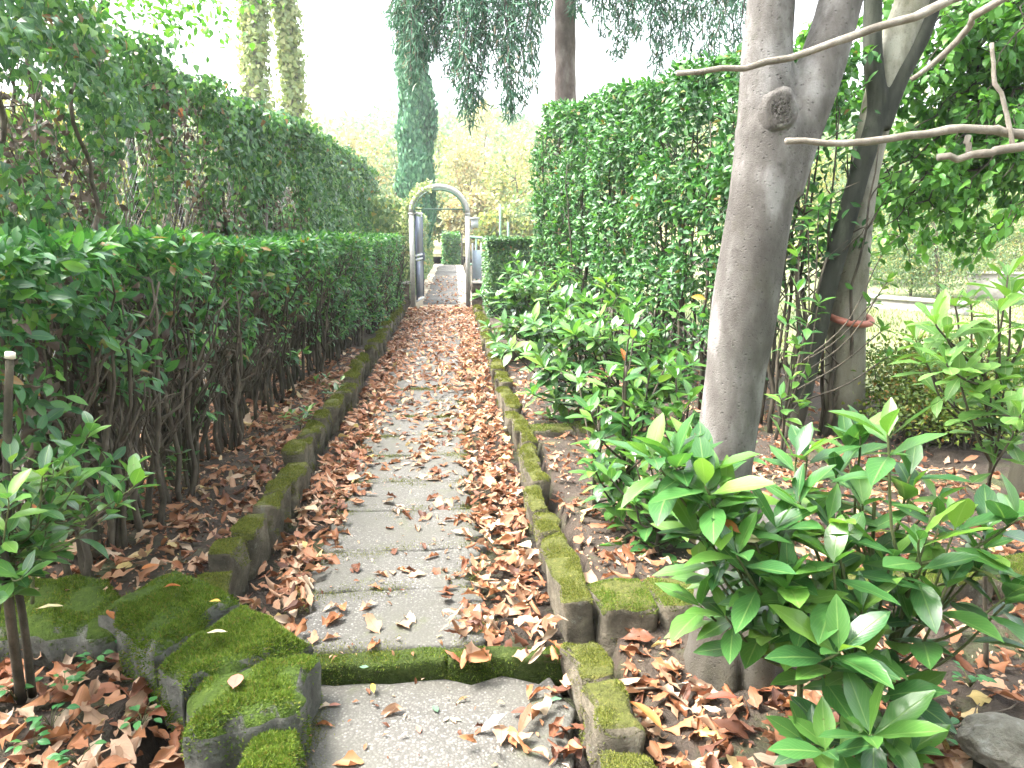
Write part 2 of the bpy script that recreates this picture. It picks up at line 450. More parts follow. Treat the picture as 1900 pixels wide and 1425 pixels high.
class MB:
    """collects vertices and faces for one mesh"""
    def __init__(s):
        s.v, s.f, s.n = [], [], 0

    def add(s, V, *faces):
        V = np.asarray(V, float)
        s.v.append(V)
        for f in faces:
            s.f.append(np.asarray(f, int) + s.n)
        s.n += len(V)
        return s

    def tube(s, pts, rad, k=6, cap=True):
        P = np.asarray(pts, float)
        rad = np.broadcast_to(np.asarray(rad, float), (len(P),))
        T = np.gradient(P, axis=0)
        T /= np.linalg.norm(T, axis=1)[:, None] + 1e-9
        ref = np.array([0.31, 0.95, 0.05]) if abs(T[0][2]) > 0.5 else np.array([0.0, 0.05, 1.0])
        A = np.cross(T, ref)
        A /= np.linalg.norm(A, axis=1)[:, None] + 1e-9
        B = np.cross(T, A)
        a = np.arange(k) / k * 2 * np.pi
        V = (P[:, None, :] + rad[:, None, None] * (np.cos(a)[None, :, None] * A[:, None, :] + np.sin(a)[None, :, None] * B[:, None, :])).reshape(-1, 3)
        n = len(P)
        i, j = np.meshgrid(np.arange(n - 1), np.arange(k), indexing='ij')
        q = np.stack([i * k + j, i * k + (j + 1) % k, (i + 1) * k + (j + 1) % k, (i + 1) * k + j], -1).reshape(-1, 4)
        s.add(V, q)
        if cap:
            s.f.append(np.arange(k)[None, ::-1] + s.n - n * k)
            s.f.append(np.arange(k)[None, :] + s.n - k)
        return s

    def box(s, c, size, rz=0.0):
        x, y, z = np.asarray(size) / 2
        V = np.array([[-x, -y, -z], [x, -y, -z], [x, y, -z], [-x, y, -z], [-x, -y, z], [x, -y, z], [x, y, z], [-x, y, z]])
        ca, sa = math.cos(rz), math.sin(rz)
        V = V @ np.array([[ca, sa, 0], [-sa, ca, 0], [0, 0, 1]]) + np.asarray(c)
        return s.add(V, [[3, 2, 1, 0], [4, 5, 6, 7], [0, 1, 5, 4], [1, 2, 6, 5], [2, 3, 7, 6], [3, 0, 4, 7]])

    def mesh(s, name, mat, smooth=True):
        V = np.concatenate(s.v)
        return mesh_np(name, V, s.f, None, None, mat, smooth)


def obj(name, me, parent=None, label=None, cat=None, group=None, kind=None, mtx=None):
    o = bpy.data.objects.new(name, me)
    COL.objects.link(o)
    if parent is not None:
        o.parent = parent
        o.matrix_parent_inverse = Matrix.Translation(-parent.location)
    if mtx is not None:
        o.matrix_basis = mtx
    if label: o['label'] = label
    if cat: o['category'] = cat
    if group: o['group'] = group
    if kind: o['kind'] = kind
    return o


def thing(name, label, cat, loc, group=None):
    o = obj(name, None, None, label, cat, group)
    o.location = Vector([float(x) for x in loc])
    o.empty_display_size = 0.05
    return o


def norm(a):
    return a / (np.linalg.norm(a, axis=-1, keepdims=True) + 1e-9)


def frames(d, n):
    """rotation with local y = d, local z close to n"""
    d = norm(d)
    x = norm(np.cross(d, n))
    z = np.cross(x, d)
    return np.stack([x, d, z], -1)


def rdir(n):
    return norm(rng.normal(size=(n, 3)))


def leaf_base(prof, fold=0.25, droop=0.5, cols=3, wave=0.0, seed=0, curl=0.0, jag=0.0):
    """prof: list of (v, half width). local x across, y along, unit length"""
    r = np.random.default_rng(seed)
    pv = np.array([p[0] for p in prof]); ph = np.array([p[1] for p in prof])
    n = len(prof)
    V, uv = [], []
    y = z = 0.0
    pa = 0.0
    for i in range(n):
        if i:
            dv = pv[i] - pv[i - 1]
            ang = -droop * (pv[i] - 0.15)
            y += dv * math.cos(ang)
            z += dv * math.sin(ang)
        for j in range(cols):
            u = j / (cols - 1) * 2 - 1
            hw = ph[i] * (1 + jag * r.uniform(-1, 1) * abs(u))
            if curl:
                a = u * curl * hw / max(ph.max(), 1e-6)
                rr = max(ph.max(), 1e-6) / curl
                xx, zz = rr * math.sin(a), rr * (1 - math.cos(a))
            else:
                xx, zz = u * hw, fold * abs(u) * hw
            zz += wave * r.uniform(-1, 1) * abs(u) * hw
            V.append((xx, y, z + zz))
            uv.append((0.5 + 0.5 * u, pv[i]))
    i, j = np.meshgrid(np.arange(n - 1), np.arange(cols - 1), indexing='ij')
    q = np.stack([i * cols + j, i * cols + j + 1, (i + 1) * cols + j + 1, (i + 1) * cols + j], -1).reshape(-1, 4)
    return np.array(V), q, np.array(uv)


P_ELL_HI = [(0, .012), (.07, .014), (.15, .075), (.28, .155), (.45, .20), (.62, .195), (.78, .145), (.90, .075), (1, .004)]
P_ELL_LO = [(0, .012), (.12, .05), (.45, .19), (.75, .14), (1, .01)]
P_OBO_HI = [(0, .015), (.12, .03), (.30, .075), (.50, .13), (.70, .185), (.86, .19), (.95, .14), (.99, .07), (1, .03)]
P_OVAL_HI = [(0, .02), (.10, .05), (.22, .18), (.40, .27), (.58, .28), (.76, .21), (.90, .10), (1, .01)]
P_OVAL_LO = [(0, .02), (.25, .22), (.6, .26), (1, .02)]
P_IVY_HI = [(0, .02), (.14, .02), (.18, .34), (.30, .44), (.44, .24), (.56, .27), (.78, .13), (1, .01)]
P_IVY_LO = [(0, .03), (.2, .38), (.5, .28), (1, .02)]
P_NEEDLE = [(0, .05), (.5, .07), (1, .015)]
P_DEAD = [(0, .01), (.08, .015), (.16, .09), (.28, .17), (.42, .215), (.56, .225), (.70, .19), (.82, .13), (.92, .07), (1, .006)]


def variants(prof, mat, name, n=4, cols=3, fold=(0.15, 0.45), droop=(0.1, 0.9), wave=0.12):
    out = []
    for i in range(n):
        b = leaf_base(prof, U(*fold), U(*droop), cols, wave, 100 + i)
        out.append((b, mesh_np(name, b[0], [b[1]], b[2], np.zeros(len(b[0])), mat)))
    return out


def scatter_mesh(name, bases, pos, Rm, s, mat, smooth=True):
    """one mesh of many transformed copies of the base shapes"""
    n = len(pos)
    idx = rng.integers(0, len(bases), n)
    Vs, Fs, Us, Rs, off = [], [], [], [], 0
    for k, b in enumerate(bases):
        m = idx == k
        if not m.any():
            continue
        bv, bf, bu = b
        V = np.einsum('nij,vj->nvi', Rm[m], bv) * s[m][:, None, None] + pos[m][:, None, :]
        c = m.sum()
        Fs.append((bf[None] + (np.arange(c) * len(bv))[:, None, None] + off).reshape(-1, bf.shape[1]))
        Vs.append(V.reshape(-1, 3))
        Us.append(np.tile(bu, (c, 1)))
        Rs.append(np.repeat(U(0, 1, c), len(bv)))
        off += c * len(bv)
    return mesh_np(name, np.concatenate(Vs), Fs, np.concatenate(Us), np.concatenate(Rs), mat, smooth)


def mat4(p, Rm, s):
    m = Matrix(((Rm[0, 0] * s, Rm[0, 1] * s, Rm[0, 2] * s, p[0]), (Rm[1, 0] * s, Rm[1, 1] * s, Rm[1, 2] * s, p[1]), (Rm[2, 0] * s, Rm[2, 1] * s, Rm[2, 2] * s, p[2]), (0, 0, 0, 1)))
    return m


def pick_largest(pos, s, most, cell=14.0, minpx=9.0):
    """indices of the pieces that show largest: in the frame, in front within their own thing"""
    px, py, c = look(pos)
    ok = (c > 0.3) & (px > -20) & (px < W + 20) & (py > -20) & (py < H + 20) & (F * s / np.maximum(c, .1) > minpx)
    ids = np.where(ok)[0]
    if len(ids) == 0:
        return ids
    order = ids[np.argsort(c[ids])]
    seen, out = set(), []
    for i in order:
        k = (int(px[i] // cell), int(py[i] // cell))
        if k in seen:
            continue
        seen.add(k)
        out.append(i)
    out = np.array(out)
    sz = (s / c)[out]
    return out[np.argsort(-sz)[:most]]


def foliage(t, pos, d, n, s, mat, hi, lo, most=300, part='leaf', mass='leaf_mass', cell=14.0):
    """leaves of one plant: the largest ones are parts, the rest one mass"""
    Rm = frames(d, n)
    ids = pick_largest(pos, s, most, cell) if most else np.array([], int)
    for i in ids:
        v = hi[int(rng.integers(len(hi)))][1]
        obj(part, v, t, mtx=mat4(pos[i], Rm[i], s[i]))
    rest = np.ones(len(pos), bool)
    rest[ids] = False
    if rest.any():
        obj(mass, scatter_mesh(mass, lo, pos[rest], Rm[rest], s[rest], mat), t, kind='stuff')


HI = {
    'laurel': variants(P_ELL_HI, 'laurel', 'laurel_leaf', 6, 3, droop=(0.0, 0.6)),
    'pitto': variants(P_OBO_HI, 'pitto', 'pittosporum_leaf', 5, 3, droop=(0.0, 0.5)),
    'hedge': variants(P_ELL_HI, 'hedge', 'hedge_leaf', 5, 3),
    'tallhedge': variants(P_ELL_HI, 'tallhedge', 'tall_hedge_leaf', 5, 3),
    'ivy': variants(P_IVY_HI, 'ivy', 'ivy_leaf', 5, 3, wave=0.2),
    'broad': variants(P_OVAL_HI, 'broad', 'broad_leaf', 4, 3),
    'weed': variants(P_OVAL_HI, 'weed', 'weed_leaf', 4, 3),
}
LO = {
    'laurel': [leaf_base(P_ELL_LO, U(.15, .45), U(.1, .9), 3, .1, i) for i in range(4)],
    'ell': [leaf_base(P_ELL_LO, U(.15, .45), U(.1, .9), 3, .1, i + 9) for i in range(4)],
    'ivy': [leaf_base(P_IVY_LO, U(.1, .4), U(.1, .7), 3, .2, i + 20) for i in range(4)],
    'oval': [leaf_base(P_OVAL_LO, U(.1, .4), U(.1, .7), 3, .1, i + 30) for i in range(4)],
    'needle': [leaf_base(P_NEEDLE, 0.3, U(0, .6), 3, 0, i + 40) for i in range(3)],
}
TRI = (np.array([[-.5, 0, 0], [.5, 0, 0], [0, 1, 0.0]]), np.array([[0, 1, 2]]), np.array([[0, 0], [1, 0], [.5, 1.0]]))


def wobble(a, b, n, amp, sag=0.0):
    """a crooked line from a to b"""
    a, b = np.asarray(a, float), np.asarray(b, float)
    t = np.linspace(0, 1, n)[:, None]
    P = a + (b - a) * t
    k = rng.normal(size=(n, 3)) * amp
    k = (k + np.roll(k, 1, 0)) / 2
    k[0] = k[-1] = 0
    P = P + k
    P[:, 2] += sag * np.sin(np.pi * t[:, 0])
    return P


def spline(pts, n):
    """Catmull-Rom through points"""
    P = np.asarray(pts, float)
    P = np.vstack([2 * P[0] - P[1], P, 2 * P[-1] - P[-2]])
    out = []
    m = len(P) - 3
    for u in np.linspace(0, m - 1e-6, n):
        i = int(u); t = u - i
        a, b, c, d = P[i:i + 4]
        out.append(0.5 * ((2 * b) + (-a + c) * t + (2 * a - 5 * b + 4 * c - d) * t * t + (-a + 3 * b - 3 * c + d) * t ** 3))
    return np.array(out)


# ------------------------------------------------------------------ ground
PX0, PX1 = -0.87, 0.38            # path edges
STEP_Y = 2.46


def sm(a, b, x):
    t = np.clip((x - a) / (b - a), 0, 1)
    return t * t * (3 - 2 * t)


def bed(x, y):
    """height of the soil beside the path"""
    x = np.asarray(x, float); y = np.asarray(y, float)
    left = 0.06 - 0.10 * (1 - sm(2.6, 3.0, y))
    right = 0.03 - 0.07 * (1 - sm(2.35, 2.7, y)) - 0.04 * sm(0.5, 3, x)
    z = np.where(x < -0.25, left, right)
    z = z + 0.012 * np.sin(x * 7.1 + y * 3.3) + 0.01 * np.sin(y * 9.7 - x * 4.1)
    z = z * (1 - sm(14, 17, y)) + (-0.03) * sm(14, 17, y)
    return z


def rise(x, y):
    return 17.0 * sm(45, 150, y) + 1.2 * sm(15, 30, x) * sm(10, 30, y)


def surf(x, y):
    """height of whatever lies on top at x, y (path, gutter, bed)"""
    x = np.asarray(x, float); y = np.asarray(y, float)
    onpath = (x > PX0 - .02) & (x < PX1 + .02)
    z = np.where((x > -0.62) & (x < 0.07), 0.0, -0.035)
    z = np.where(y < STEP_Y, -0.08, z)
    return np.where(onpath, z, bed(x, y))


def grid_axis(lo, hi, fine0, fine1, step, coarse):
    a = np.arange(fine0, fine1 + 1e-6, step)
    n = coarse
    L = fine0 - np.geomspace(step, fine0 - lo, n)[::-1]
    Rr = fine1 + np.geomspace(step, hi - fine1, n)
    return np.concatenate([L, a, Rr])


gx = grid_axis(-400, 400, -3.0, 4.0, 0.07, 22)
gy = grid_axis(-60, 600, 1.2, 16.0, 0.10, 26)
XX, YY = np.meshgrid(gx, gy, indexing='ij')
ZZ = bed(XX, YY)
under = (XX > PX0 - 0.12) & (XX < PX1 + 0.12) & (YY < 46)
ZZ = np.where(under, -0.22, ZZ)
near = sm(25, 10, np.hypot(XX, YY - 5))
ZZ = ZZ + rng.normal(size=ZZ.shape) * 0.008 * (np.hypot(XX, YY - 5) < 14) * ~under + rise(XX, YY)
a, b = ZZ.shape
i, j = np.meshgrid(np.arange(a - 1), np.arange(b - 1), indexing='ij')
q = np.stack([i * b + j, (i + 1) * b + j, (i + 1) * b + j + 1, i * b + j + 1], -1).reshape(-1, 4)
obj('ground', mesh_np('ground', np.stack([XX, YY, ZZ], -1).reshape(-1, 3), [q], None, None, 'soil'), kind='structure')

# lawn on the right, and the wooded slope far behind: sheets a little above the soil
def sheet(name, x0, x1, y0, y1, nx, ny, dz, mat, kind='structure'):
    X, Y = np.meshgrid(np.linspace(x0, x1, nx), np.linspace(y0, y1, ny), indexing='ij')
    edge = (np.minimum.reduce([X - x0, x1 - X, Y - y0, y1 - Y]) > 1e-6)
    X = X + rng.normal(size=X.shape) * 0.10 * (~edge)
    Z = bed(X, Y) + rise(X, Y) + dz + rng.normal(size=X.shape) * 0.006
    i, j = np.meshgrid(np.arange(nx - 1), np.arange(ny - 1), indexing='ij')
    q = np.stack([i * ny + j, (i + 1) * ny + j, (i + 1) * ny + j + 1, i * ny + j + 1], -1).reshape(-1, 4)
    return obj(name, mesh_np(name, np.stack([X, Y, Z], -1).reshape(-1, 3), [q], None, None, mat), kind=kind)


lawn = sheet('lawn', 3.6, 30, 6.6, 34, 60, 60, 0.05, 'lawn')
sheet('meadow', -34, -3.2, 5, 34, 40, 40, 0.05, 'lawn')
hillX, hillY = np.meshgrid(np.linspace(-150, 150, 50), np.linspace(40, 300, 40), indexing='ij')
hz = rise(hillX, hillY) + 0.25
i, j = np.meshgrid(np.arange(49), np.arange(39), indexing='ij')
obj('hill', mesh_np('hill', np.stack([hillX, hillY, hz], -1).reshape(-1, 3), [np.stack([i * 40 + j, (i + 1) * 40 + j, (i + 1) * 40 + j + 1, i * 40 + j + 1], -1).reshape(-1, 4)], None, None, 'hill'), kind='structure')

# ------------------------------------------------------------------ path: bed, concrete slabs, step
path = obj('path', MB().box(((PX0 + PX1) / 2, 9.05, -0.12), (PX1 - PX0 + 0.06, 13.1, 0.15)).mesh('path', 'soil', False), kind='structure')
obj('path_beyond_gate', MB().box((-0.22, 26.1, -0.085), (1.30, 21.04, 0.165)).mesh('path_beyond_gate', 'farpath', False), kind='structure')
obj('lower_path', MB().box(((PX0 + PX1) / 2, 1.0, -0.21), (PX1 - PX0 + 0.06, 2.78, 0.15)).mesh('lower_path', 'soil', False), kind='structure')


def slab_mesh(x0, x1, y0, y1, z1, thick, amp=0.016, n=9, name='slab'):
    """flat slab with uneven edges and a worn rim"""
    pts = []
    for k in range(n): pts.append((x0 + (x1 - x0) * k / n, y0))
    for k in range(n): pts.append((x1, y0 + (y1 - y0) * k / n))
    for k in range(n): pts.append((x1 - (x1 - x0) * k / n, y1))
    for k in range(n): pts.append((x0, y1 - (y1 - y0) * k / n))
    P = np.array(pts) + rng.normal(size=(4 * n, 2)) * amp
    side = (np.arange(4 * n) // n) % 2 == 1
    P[:, 0] += side * rng.normal(size=4 * n) * .022
    c = P.mean(0)
    m = len(P)
    rim = 0.008
    inner = c + (P - c) * (1 - 2 * rim / np.maximum(np.linalg.norm(P - c, axis=1, keepdims=True), .05))
    zt = z1 + rng.normal(size=m) * 0.003
    V = np.vstack([np.c_[P, np.full(m, z1 - thick)], np.c_[P, zt - rim], np.c_[inner, zt]])
    k = np.arange(m)
    q1 = np.stack([k, (k + 1) % m, (k + 1) % m + m, k + m], -1)
    q2 = q1 + m
    return mesh_np(name, V, [q1, q2, (np.arange(m) + 2 * m)[None]], None, None, 'concrete', False)


y = STEP_Y + 0.075
joints = []
lens = [0.46, 0.40, 0.52, 0.48, 0.55, 0.5, 0.6, 0.52, 0.6, 0.55, 0.6, 0.58, 0.6, 0.62, 0.6, 0.6, 0.6, 0.6, 0.6, 0.6, 0.6, 0.6]
for L in lens:
    if y + L > 15.3: break
    dx = U(-.02, .02)
    obj('slab', slab_mesh(-0.61 + dx, 0.065 + dx, y, y + L - 0.008, 0.0 + U(-.002, .002), 0.05, 0.006 if y < 5 else .012), path)
    y += L
    joints.append(y - .012)
lower = bpy.data.objects['lower_path']
obj('slab', slab_mesh(-0.52, 0.345, 1.45, STEP_Y - 0.015, -0.082, 0.05), lower)
obj('slab', slab_mesh(-0.52, 0.345, 0.60, 1.43, -0.084, 0.05), lower)
y = 15.9
while y < 35:
    L = U(.8, 1.1)
    o = obj('slab', slab_mesh(-0.62, 0.10, y, y + L - 0.05, 0.012, 0.03), bpy.data.objects['path_beyond_gate'])
    y += L


def block_mesh(name, sx, sy, sz, mat, cuts=3, amp=0.012, bev=0.018, seed=0, crown=0.0):
    """worn stone block; origin at the middle of its foot"""
    bm = bmesh.new()
    bmesh.ops.create_cube(bm, size=1.0)
    for v in bm.verts:
        v.co = Vector((v.co.x * sx, v.co.y * sy, (v.co.z + .5) * sz))
    bmesh.ops.bevel(bm, geom=bm.edges[:], offset=bev, segments=2, profile=0.5, affect='EDGES')
    if cuts:
        long = [e for e in bm.edges if e.calc_length() > 0.07]
        bmesh.ops.subdivide_edges(bm, edges=long, cuts=cuts, use_grid_fill=True)
    for v in bm.verts:
        p = v.co * 9 + Vector((seed * 7.3, seed * 3.1, 0))
        d = noise.noise_vector(p) * amp + noise.noise_vector(p * 3.1) * amp * 0.45
        v.co += d
        if crown and v.co.z > sz * .7:
            v.co.z += crown * max(0, 1 - (2 * v.co.x / sx) ** 2)
    bmesh.ops.triangulate(bm, faces=[f for f in bm.faces if len(f.verts) > 4])
    me = bpy.data.meshes.new(name)
    bm.to_mesh(me)
    bm.free()
    me.polygons.foreach_set('use_smooth', np.ones(len(me.polygons), bool))
    me.materials.append(M[mat])
    return me


def tufts(name, parent, P, Nrm, size, mat, lean=0.55, width=0.42):
    """short moss shoots standing on a surface"""
    n = len(P)
    d = norm(Nrm + rng.normal(size=(n, 3)) * lean)
    Rm = frames(d, rdir(n))
    Rm = Rm.copy()
    Rm[:, :, 0] *= width
    obj(name, scatter_mesh(name, [TRI], P, Rm, size, mat, False), parent, kind='stuff')


def on_block(me, mtx, n, zmin=0.2, floor=0.15):
    """random points on the upward faces of a mesh"""
    V = np.array([v.co for v in me.vertices])
    me.calc_loop_triangles()
    T = np.array([t.vertices for t in me.loop_triangles])
    A, B, C = V[T[:, 0]], V[T[:, 1]], V[T[:, 2]]
    Nn = np.cross(B - A, C - A)
    ar = np.linalg.norm(Nn, axis=1) / 2
    Nn = norm(Nn)
    w = ar * (Nn[:, 2] > zmin) * np.clip(Nn[:, 2], floor, 1)
    k = rng.choice(len(T), n, p=w / w.sum())
    u, v = U(0, 1, n), U(0, 1, n)
    f = u + v > 1
    u[f], v[f] = 1 - u[f], 1 - v[f]
    P = A[k] + (B - A)[k] * u[:, None] + (C - A)[k] * v[:, None]
    m = np.array(mtx)
    return P @ m[:3, :3].T + m[:3, 3], norm(Nn[k] @ m[:3, :3].T)


def patchy(P, scale, keep):
    k = np.array([noise.noise(Vector(p) * scale) for p in P])
    return k + rng.normal(size=len(k)) * .13 > keep


# step: mossy riser stones across the path
step = thing('step', 'low mossy stone step across the path between the two kerbs', 'step', (-0.25, STEP_Y, -0.16))
sx0 = -0.56
for L in (0.52, 0.41):
    me = block_mesh('step_stone', L + 0.006, 0.085, 0.152, 'step', 5, 0.014, 0.012, rng.integers(99), 0.0)
    mt = Matrix.Translation((sx0 + L / 2, STEP_Y + 0.028, -0.162)) @ Matrix.Rotation(U(-.03, .03), 4, 'Z')
    obj('stone', me, step, mtx=mt)
    P, Nn = on_block(me, mt, 9000, -0.3, 0.9)
    k = patchy(P, 10, -0.10 + .35 * (sx0 > -.1))
    tufts('moss', step, P[k], Nn[k], U(.004, .011, k.sum()), 'moss_tuft')
    sx0 += L


# moss growing out of the joints and along the slab edges
n = 26000
jy = rng.choice([STEP_Y + .05] + joints[:9], n)
P = np.stack([U(-.62, .07, n), jy + rng.normal(size=n) * .045, np.full(n, .0)], -1)
n2 = 9000
yy = 2.6 + 4 * U(0, 1, n2) ** 1.5
P = np.concatenate([P, np.stack([np.where(U(0, 1, n2) < .6, -.60, .06) + rng.normal(size=n2) * .035, yy, np.zeros(n2)], -1)])
n3 = 5000
P = np.concatenate([P, np.stack([-.50 + np.abs(rng.normal(size=n3)) * .05, U(1.6, 2.42, n3), np.full(n3, -.083)], -1)])
k = patchy(P, 5, .04)
P = P[k]
tufts('moss', path, P, np.tile([0, 0, 1.0], (len(P), 1)), U(.004, .009, len(P)) * np.maximum(1, P[:, 1] / 4), 'kerb_tuft')


def kerb(name, label, x, ys, widths, height, mat, loc):
    t = thing(name, label, 'kerb', loc)
    allP, allN, allS = [], [], []
    for i in range(len(ys) - 1):
        L = ys[i + 1] - ys[i]
        sz = height + U(-.032, .03)
        me = block_mesh('kerb_block', widths + U(-.012, .012), L - 0.03, sz + 0.14, mat, 2, 0.026, 0.024, int(rng.integers(200)))
        xx = x(0.5 * (ys[i] + ys[i + 1])) + U(-.018, .018)
        mt = Matrix.Translation((xx, 0.5 * (ys[i] + ys[i + 1]), -0.14)) @ Matrix.Rotation(U(-.08, .08), 4, 'Z') @ Matrix.Rotation(U(-.07, .07), 4, 'Y') @ Matrix.Rotation(U(-.03, .03), 4, 'X')
        obj('block', me, t, mtx=mt)
        dist = ys[i]
        n = int(5200 * L / 0.35 * min(1, 3.2 / dist))
        P, Nn = on_block(me, mt, n, 0.15)
        allP.append(P); allN.append(Nn); allS.append(U(.004, .010, n) * max(1, dist / 4.0))
    P, Nn, Sz = np.concatenate(allP), np.concatenate(allN), np.concatenate(allS)
    k = patchy(P, 9, -0.06)
    tufts('moss', t, P[k], Nn[k], Sz[k], 'kerb_tuft')
    return t


ys = [2.74]
while ys[-1] < 14.6: ys.append(ys[-1] + U(.20, .36))
kerb('stone_kerb', 'mossy block kerb along the left edge of the leafy path', lambda y: -0.945 + 0.03 * math.sin(y * 2.1), ys, 0.115, 0.155, 'kerb', (-0.94, 2.7, 0))
ys = [2.56]
while ys[-1] < 14.4: ys.append(ys[-1] + U(.30, .46))
kerb('stone_kerb', 'mossy block kerb along the right edge of the leafy path', lambda y: 0.435 + 0.012 * math.sin(y * 1.7), ys, 0.105, 0.115, 'kerb', (0.435, 2.5, 0))
kerb('stone_kerb', 'lower mossy kerb stones in the near right corner below the step', lambda y: 0.455 - 0.01 * (y - 2), [1.28, 1.62, 1.90, 2.19, 2.46], 0.125, 0.045, 'kerb', (0.45, 1.3, -.1))


def cross_kerb(label, pts, wd, ht, group=None):
    t = thing('edging', label, 'edging', (*pts[0][:2], 0), group)
    for (xa, ya), (xb, yb) in zip(pts[:-1], pts[1:]):
        L = math.hypot(xb - xa, yb - ya)
        me = block_mesh('edging_block', L - 0.012, wd, ht + .12, 'kerb', 3, 0.018, 0.025, int(rng.integers(200)))
        mt = Matrix.Translation(((xa + xb) / 2, (ya + yb) / 2, -0.12)) @ Matrix.Rotation(math.atan2(yb - ya, xb - xa) + U(-.03, .03), 4, 'Z')
        obj('block', me, t, mtx=mt)
        P, Nn = on_block(me, mt, 7000 if ya < 4 else 1800, 0.2)
        k = patchy(P, 9, -0.1)
        tufts('moss', t, P[k], Nn[k], U(.004, .010, k.sum()) * max(1, ya / 4), 'moss_tuft')


cross_kerb('broad mossy edging stones running right from the kerb toward the big trunk', [(0.50, 2.66), (0.72, 2.68), (1.02, 2.70), (1.30, 2.73)], 0.26, 0.105)
cross_kerb('mossy edging behind the glossy foreground shrub, right of the big trunk', [(1.42, 2.74), (1.75, 2.78), (2.10, 2.80), (2.45, 2.84)], 0.2, 0.10)
cross_kerb('low mossy edging across the right bed near the forked stems', [(0.50, 5.35), (0.85, 5.38), (1.2, 5.40)], 0.2, 0.07)
cross_kerb('short mossy edging right of the path, nearer of the two by the gate', [(0.50, 8.6), (0.78, 8.6), (1.05, 8.62)], 0.3, 0.13)
cross_kerb('short mossy edging right of the path, the one closest to the gate', [(0.50, 10.3), (0.80, 10.3), (1.1, 10.32)], 0.3, 0.16)


# big mossy slabs in the near left corner
def stone_slab(label, corners, top, thick, nmoss, keep=-0.16):
    c = np.array(corners, float)
    ctr = c.mean(0)
    bm = bmesh.new()
    n = 14
    gr = []
    for i in range(n + 1):
        row = []
        for j in range(n + 1):
            u, v = i / n, j / n
            p = (1 - u) * (1 - v) * c[0] + u * (1 - v) * c[1] + u * v * c[2] + (1 - u) * v * c[3]
            e = min(u, 1 - u, v, 1 - v)
            z = top + 0.02 * noise.noise(Vector((p[0] * 9, p[1] * 9, 1))) + 0.008 * noise.noise(Vector((p[0] * 30, p[1] * 30, 2)))
            z -= 0.03 * max(0, 1 - e / .16) ** 2 + 0.012 * max(0, noise.noise(Vector((p[0] * 17, p[1] * 17, 4))))
            if e < 0.05:
                z -= 0.008
                p = p + np.array([noise.noise(Vector((p[0] * 14, p[1] * 14, 5))), noise.noise(Vector((p[0] * 14, p[1] * 14, 8)))]) * 0.034
            row.append(bm.verts.new((p[0] - ctr[0], p[1] - ctr[1], z)))
        gr.append(row)
    for i in range(n):
        for j in range(n):
            bm.faces.new((gr[i][j], gr[i + 1][j], gr[i + 1][j + 1], gr[i][j + 1]))
    ring = [gr[i][0] for i in range(n)] + [gr[n][j] for j in range(n)] + [gr[i][n] for i in range(n, 0, -1)] + [gr[0][j] for j in range(n, 0, -1)]
    prev = ring
    for dz, k in ((0.02, 1.02), (thick * .6, 1.0), (thick, 0.97)):
        nw = []
        for v in ring:
            w = noise.noise(Vector((v.co.x * 11 + 3, v.co.y * 11, dz * 30))) * 0.012
            nw.append(bm.verts.new((v.co.x * (k + w), v.co.y * (k + w), v.co.z - dz)))
        for a in range(len(ring)):
            b_ = (a + 1) % len(ring)
            bm.faces.new((prev[a], nw[a], nw[b_], prev[b_]))
        prev = nw
    bmesh.ops.recalc_face_normals(bm, faces=bm.faces[:])
    if sum(f.normal.z for f in bm.faces) < 0:
        bmesh.ops.reverse_faces(bm, faces=bm.faces[:])
    me = bpy.data.meshes.new('stone_slab')
    bm.to_mesh(me); bm.free()
    me.polygons.foreach_set('use_smooth', np.ones(len(me.polygons), bool))
    me.materials.append(M['slab'])
    t = thing('stone_slab', label, 'stone slab', (ctr[0], ctr[1], top - thick))
    mt = Matrix.Translation((ctr[0], ctr[1], 0))
    obj('stone', me, t, mtx=mt)
    P, Nn = on_block(me, mt, int(nmoss * 1.3), -0.25)
    k = patchy(P, 8, keep)
    tufts('moss', t, P[k], Nn[k], U(.005, .014, k.sum()), 'moss_tuft')
    return t


def qp(pts, z):
    return [flat(px, py, z)[:2] for px, py in pts]


stone_slab('mossy slab holding two curled brown leaves, furthest of the big near slabs', qp([(190, 1118), (283, 1203), (446, 1096), (325, 1043)], .165), 0.165, 0.19, 26000)
stone_slab('mossy slab with a cream leaf lying on it, middle of the near slabs', qp([(298, 1218), (342, 1262), (572, 1176), (450, 1110)], .15), 0.15, 0.20, 22000)
stone_slab('grey mossy slab with an oval pinkish leaf on top, in the near left corner', qp([(366, 1262), (335, 1348), (553, 1306), (580, 1190)], .125), 0.125, 0.23, 17000, -0.08)
stone_slab('small mossy stone at the bottom edge against the grey slab', qp([(425, 1450), (552, 1440), (556, 1345), (470, 1348)], .06), 0.06, 0.2, 12000)
stone_slab('dark flat mossy slab behind the sapling at the left edge', qp([(-60, 1165), (225, 1165), (215, 1060), (-40, 1065)], .09), 0.09, 0.16, 16000, 0.0)

# rock at the lower right
bm = bmesh.new()
bmesh.ops.create_icosphere(bm, subdivisions=4, radius=1)
for v in bm.verts:
    p = v.co.copy()
    k = 1 + 0.35 * noise.noise(p * 1.3) + 0.12 * noise.noise(p * 4)
    v.co = Vector((p.x * .13 * k, p.y * .09 * k, max(p.z * .075 * k, -.05)))
me = bpy.data.meshes.new('rock'); bm.to_mesh(me); bm.free()
me.materials.append(M['rock'])
rk = flat(1880, 1392, 0)
obj('rock', me, None, 'pale rough rock in the lower right corner among dry leaves', 'rock', mtx=Matrix.Translation((rk[0], rk[1], 0.01)) @ Matrix.Rotation(-.3, 4, 'Z'))

# ------------------------------------------------------------------ gate
GY = 15.62
gate = thing('arched_gate', 'pale arched gate frame with dark leaf standing open at path end', 'gate', (-0.25, GY, 0))
gl, gr_, gz, gh = -0.80, 0.29, 1.80, 0.50


